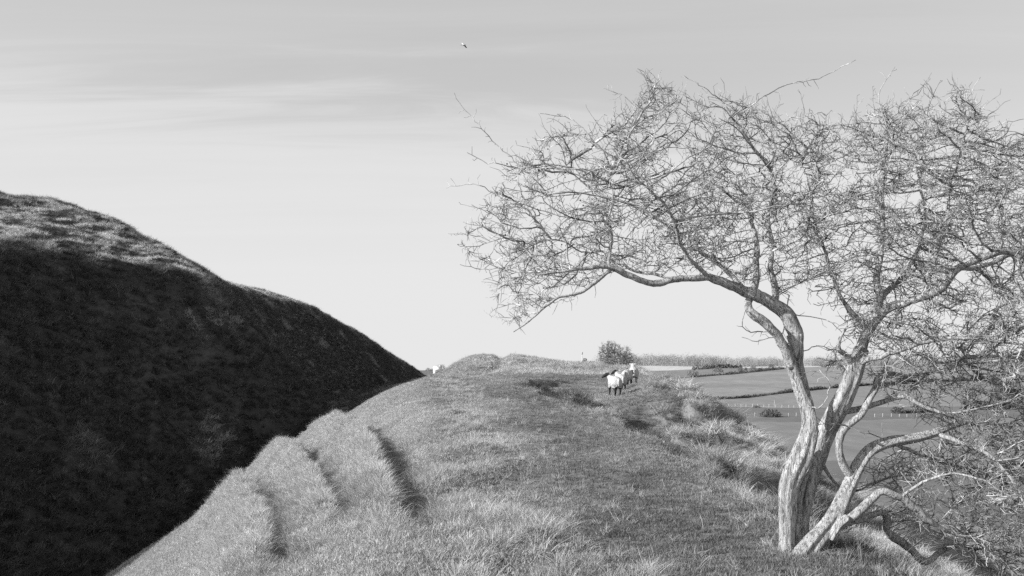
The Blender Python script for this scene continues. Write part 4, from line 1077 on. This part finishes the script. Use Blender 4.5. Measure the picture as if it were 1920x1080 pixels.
# ---------------------------------------------------------------- sheep
def fleece(h):
    v = h.noise(26, 4, .6, h.pos(obj=True)); h.lk(h.ramp(v, [(.3, .33), (.7, .48)]), h.bs.inputs['Base Color']); h.bump(v, .7, .03); h.bs.inputs['Roughness'].default_value = .95
M_FLEECE = mat('fleece', fleece)
M_BLACK = plain('black_hair', .018, .7, .2, 20)
M_PALE = plain('pale_hair', .62, .8, .08, 20)
def sheep(u, v, y, heading, label, head_yaw=0.0, head_up=.30, scale=1.0, gait=0.0, face=M_BLACK, legs=M_BLACK):
    """heading: degrees from straight away, + to the left"""
    x = (u - CU) / F * y; z = float(T(np.array([x]), np.array([y]))[0])
    parts = []      # (points, radii (n,2) lateral/vertical, material index)
    nb = 15; t = np.linspace(-1, 1, nb)
    prof = np.sqrt(np.maximum(0.02, 1 - np.abs(t) ** 3.2))
    body = MB(); k = 20; a = np.arange(k) / k * 2 * np.pi
    V = []
    for ti, pr_ in zip(t, prof):
        V.append(np.stack([np.full(k, ti * .47), np.cos(a) * .235 * pr_ * (1 + .06 * (ti < 0)), .56 + .02 * ti + np.sin(a) * .255 * pr_], 1))
    i, j = np.meshgrid(np.arange(nb - 1), np.arange(k), indexing='ij'); j2 = (j + 1) % k
    body.add(np.concatenate(V), np.stack([i * k + j, i * k + j2, (i + 1) * k + j2, (i + 1) * k + j], -1).reshape(-1, 4), [list(range(k))[::-1], [(nb - 1) * k + q for q in range(k)]])
    cy, sy = math.cos(head_yaw), math.sin(head_yaw)
    n0 = np.array([.34, 0, .66]); n1 = np.array([.50 + .05 * cy, .10 * sy, .66 + head_up * .7]); h0 = n1 + np.array([.04 * cy, .04 * sy, .05])
    h1 = h0 + np.array([.13 * cy, .13 * sy, -.03]); h2 = h0 + np.array([.25 * cy, .25 * sy, -.11])
    body.tube(catmull(np.c_[np.array([n0, (n0 + n1) / 2 + [.03, 0, 0], n1, h0]), [.17, .14, .105, .085]], .03)[:, :3], np.interp(np.linspace(0, 1, len(catmull(np.array([n0, (n0 + n1) / 2 + [.03, 0, 0], n1, h0]), .03))), [0, .4, .8, 1], [.17, .14, .105, .085]), 12)
    head = [h0 - np.array([.03 * cy, .03 * sy, -.01]), h0 + np.array([.05 * cy, .05 * sy, .01]), h1, (h1 + h2) / 2, h2]
    body.tube(np.array(head), [.07, .082, .068, .054, .042], 12)
    for s in (-1, 1):
        e0 = h0 + np.array([-sy * s * .06, cy * s * .06, .045]); e1 = e0 + np.array([-sy * s * .11 - .02 * cy, cy * s * .11 - .02 * sy, .015])
        body.tube(np.array([e0 - (e1 - e0) * .2, (e0 + e1) / 2, e1]), [.020, .030, .012], 8)
    segs = []
    for (lx, s, ph) in ((.30, 1, gait), (.30, -1, -gait), (-.33, 1, -gait), (-.33, -1, gait)):
        if lx > 0: L = [(lx, s * .12, .48, .085), (lx + .02 + .4 * ph, s * .12, .30, .05), (lx + .9 * ph, s * .115, .13, .033), (lx + .03 + ph, s * .115, .0, .036)]
        else: L = [(lx + .05, s * .13, .50, .12), (lx + .07 + .3 * ph, s * .13, .34, .075), (lx - .07 + .7 * ph, s * .125, .22, .042), (lx - .03 + .9 * ph, s * .12, .10, .032), (lx + .0 + ph, s * .12, .0, .036)]
        L = np.array(L); q = catmull(L, .03); body.tube(q[:, :3], q[:, 3], 10); segs.append(q[:, :3])
    tail = np.array([[-.44, 0, .70], [-.52, 0, .64], [-.53, 0, .52], [-.51, 0, .42]]); body.tube(tail, [.05, .048, .045, .03], 9)
    me0 = body.mesh('sheep_body')
    tmp = bpy.data.objects.new('tmp_sheep', me0); COL.objects.link(tmp)
    md = tmp.modifiers.new('r', 'REMESH'); md.mode = 'VOXEL'; md.voxel_size = .013
    ms = tmp.modifiers.new('s', 'SMOOTH'); ms.factor = .5; ms.iterations = 3
    dg = bpy.context.evaluated_depsgraph_get(); dg.update()
    me = bpy.data.meshes.new_from_object(tmp.evaluated_get(dg)); bpy.data.objects.remove(tmp)
    me.materials.clear()
    for m in (M_FLEECE, face, legs): me.materials.append(m)
    C = np.zeros(len(me.polygons) * 3, np.float32); me.polygons.foreach_get('center', C); C = C.reshape(-1, 3)
    hp = np.array(head); hd = np.min(np.linalg.norm(C[:, None] - catmull(hp, .02)[None], axis=2), 1)
    ishead = (hd < .10) & ((C - h0) @ np.array([cy, sy, 0]) > -.035) | ((np.linalg.norm(C - h0, axis=1) < .21) & (C[:, 2] > h0[2] + .02) & ((C - h0) @ np.array([cy, sy, 0]) > -.06))
    isleg = C[:, 2] < .33
    me.polygons.foreach_set('material_index', np.where(ishead, 1, np.where(isleg, 2, 0)).astype(np.int32)); me.polygons.foreach_set('use_smooth', np.ones(len(me.polygons), bool))
    # woolly surface
    co = np.zeros(len(me.vertices) * 3, np.float32); me.vertices.foreach_get('co', co); co = co.reshape(-1, 3)
    no = np.zeros_like(co).ravel(); me.vertices.foreach_get('normal', no); no = no.reshape(-1, 3)
    wool = (co[:, 2] > .30) & (np.linalg.norm(co - h1, axis=1) > .22)
    co += no * (wool * (.012 * vn(co[:, 0] * 22 + co[:, 2] * 9, co[:, 1] * 22 + co[:, 2] * 17, 3)))[:, None]
    me.vertices.foreach_set('co', co.ravel()); me.update()
    o = link('sheep', me, None, (x, y, z - .015), (0, 0, R(90 + heading))); o.scale = (scale,) * 3
    tag(o, label, 'sheep', 'sheep walking away along the bank'); return o
sheep(1153, 742, 40.0, 12, 'rearmost white sheep with black face turned to the left', head_yaw=1.25, head_up=.22, scale=.95, gait=.05)
sheep(1164, 728, 44.6, 6, 'white sheep with black head raised just ahead of the rearmost one', head_yaw=.9, head_up=.30, scale=.95, gait=.07)
sheep(1176, 721, 49.0, -22, 'clean white sheep walking with its head hidden in front', head_yaw=-.2, head_up=.02, scale=.98, gait=.09)
sheep(1188, 717.5, 53.0, -4, 'leading sheep with pale head held high and dark legs', head_yaw=.1, head_up=.28, scale=1.08, gait=.04, face=M_PALE)

# ---------------------------------------------------------------- bird in flight
p = px(870, 85, 70)
t = empty('flying_bird', p); t.rotation_euler = (R(14), R(8), R(-50)); t.scale = (.8,) * 3; tag(t, 'small pale bird with one wing coloured as shaded flying high in the sky', 'bird')
b = MB(); q = np.array([[0, -.20, 0], [0, -.12, .01], [0, 0, .015], [0, .10, .02], [0, .17, .03], [0, .22, .03]]); b.tube(q, [.02, .045, .06, .05, .038, .012], 10); link('body', b.mesh('body', plain('white_feather', .45), True), t)
M_DARKF = plain('dark_shaded_feather', .03)
for s, m, up in ((-1, plain('lit_feather', .7), .22), (1, M_DARKF, -.30)):  # raised wing coloured as lit, lowered wing coloured as shaded
    sp = np.array([[0.02, .05, .02], [.16, .09, .02 + up * .6], [.28, .05, .02 + up * .85], [.36, -.06, .02 + up * .6]]); ch = [.14, .13, .10, .02]
    v = []
    for pnt, c in zip(sp, ch):
        for dz in (.006, -.006): v += [[s * pnt[0], pnt[1] + c * .3, pnt[2] + dz], [s * pnt[0], pnt[1] - c * .9, pnt[2] + dz]]
    f = []
    for i in range(3):
        a0, b0 = 4 * i, 4 * i + 4
        f += [[a0, b0, b0 + 1, a0 + 1], [a0 + 2, a0 + 3, b0 + 3, b0 + 2], [a0, a0 + 2, b0 + 2, b0], [a0 + 1, b0 + 1, b0 + 3, a0 + 3]]
    b = MB(); b.add(v, f); link('wing', b.mesh('wing', m), t)
b = MB(); v = [[-.02, -.18, .0], [.02, -.18, .0], [.06, -.34, .0], [-.06, -.34, .0]]; v += [[x_, y_, .008] for x_, y_, _ in v]; b.add(v, [[0, 1, 2, 3], [4, 7, 6, 5], [0, 4, 5, 1], [2, 6, 7, 3], [1, 5, 6, 2], [0, 3, 7, 4]]); link('tail', b.mesh('tail', M_DARKF), t)
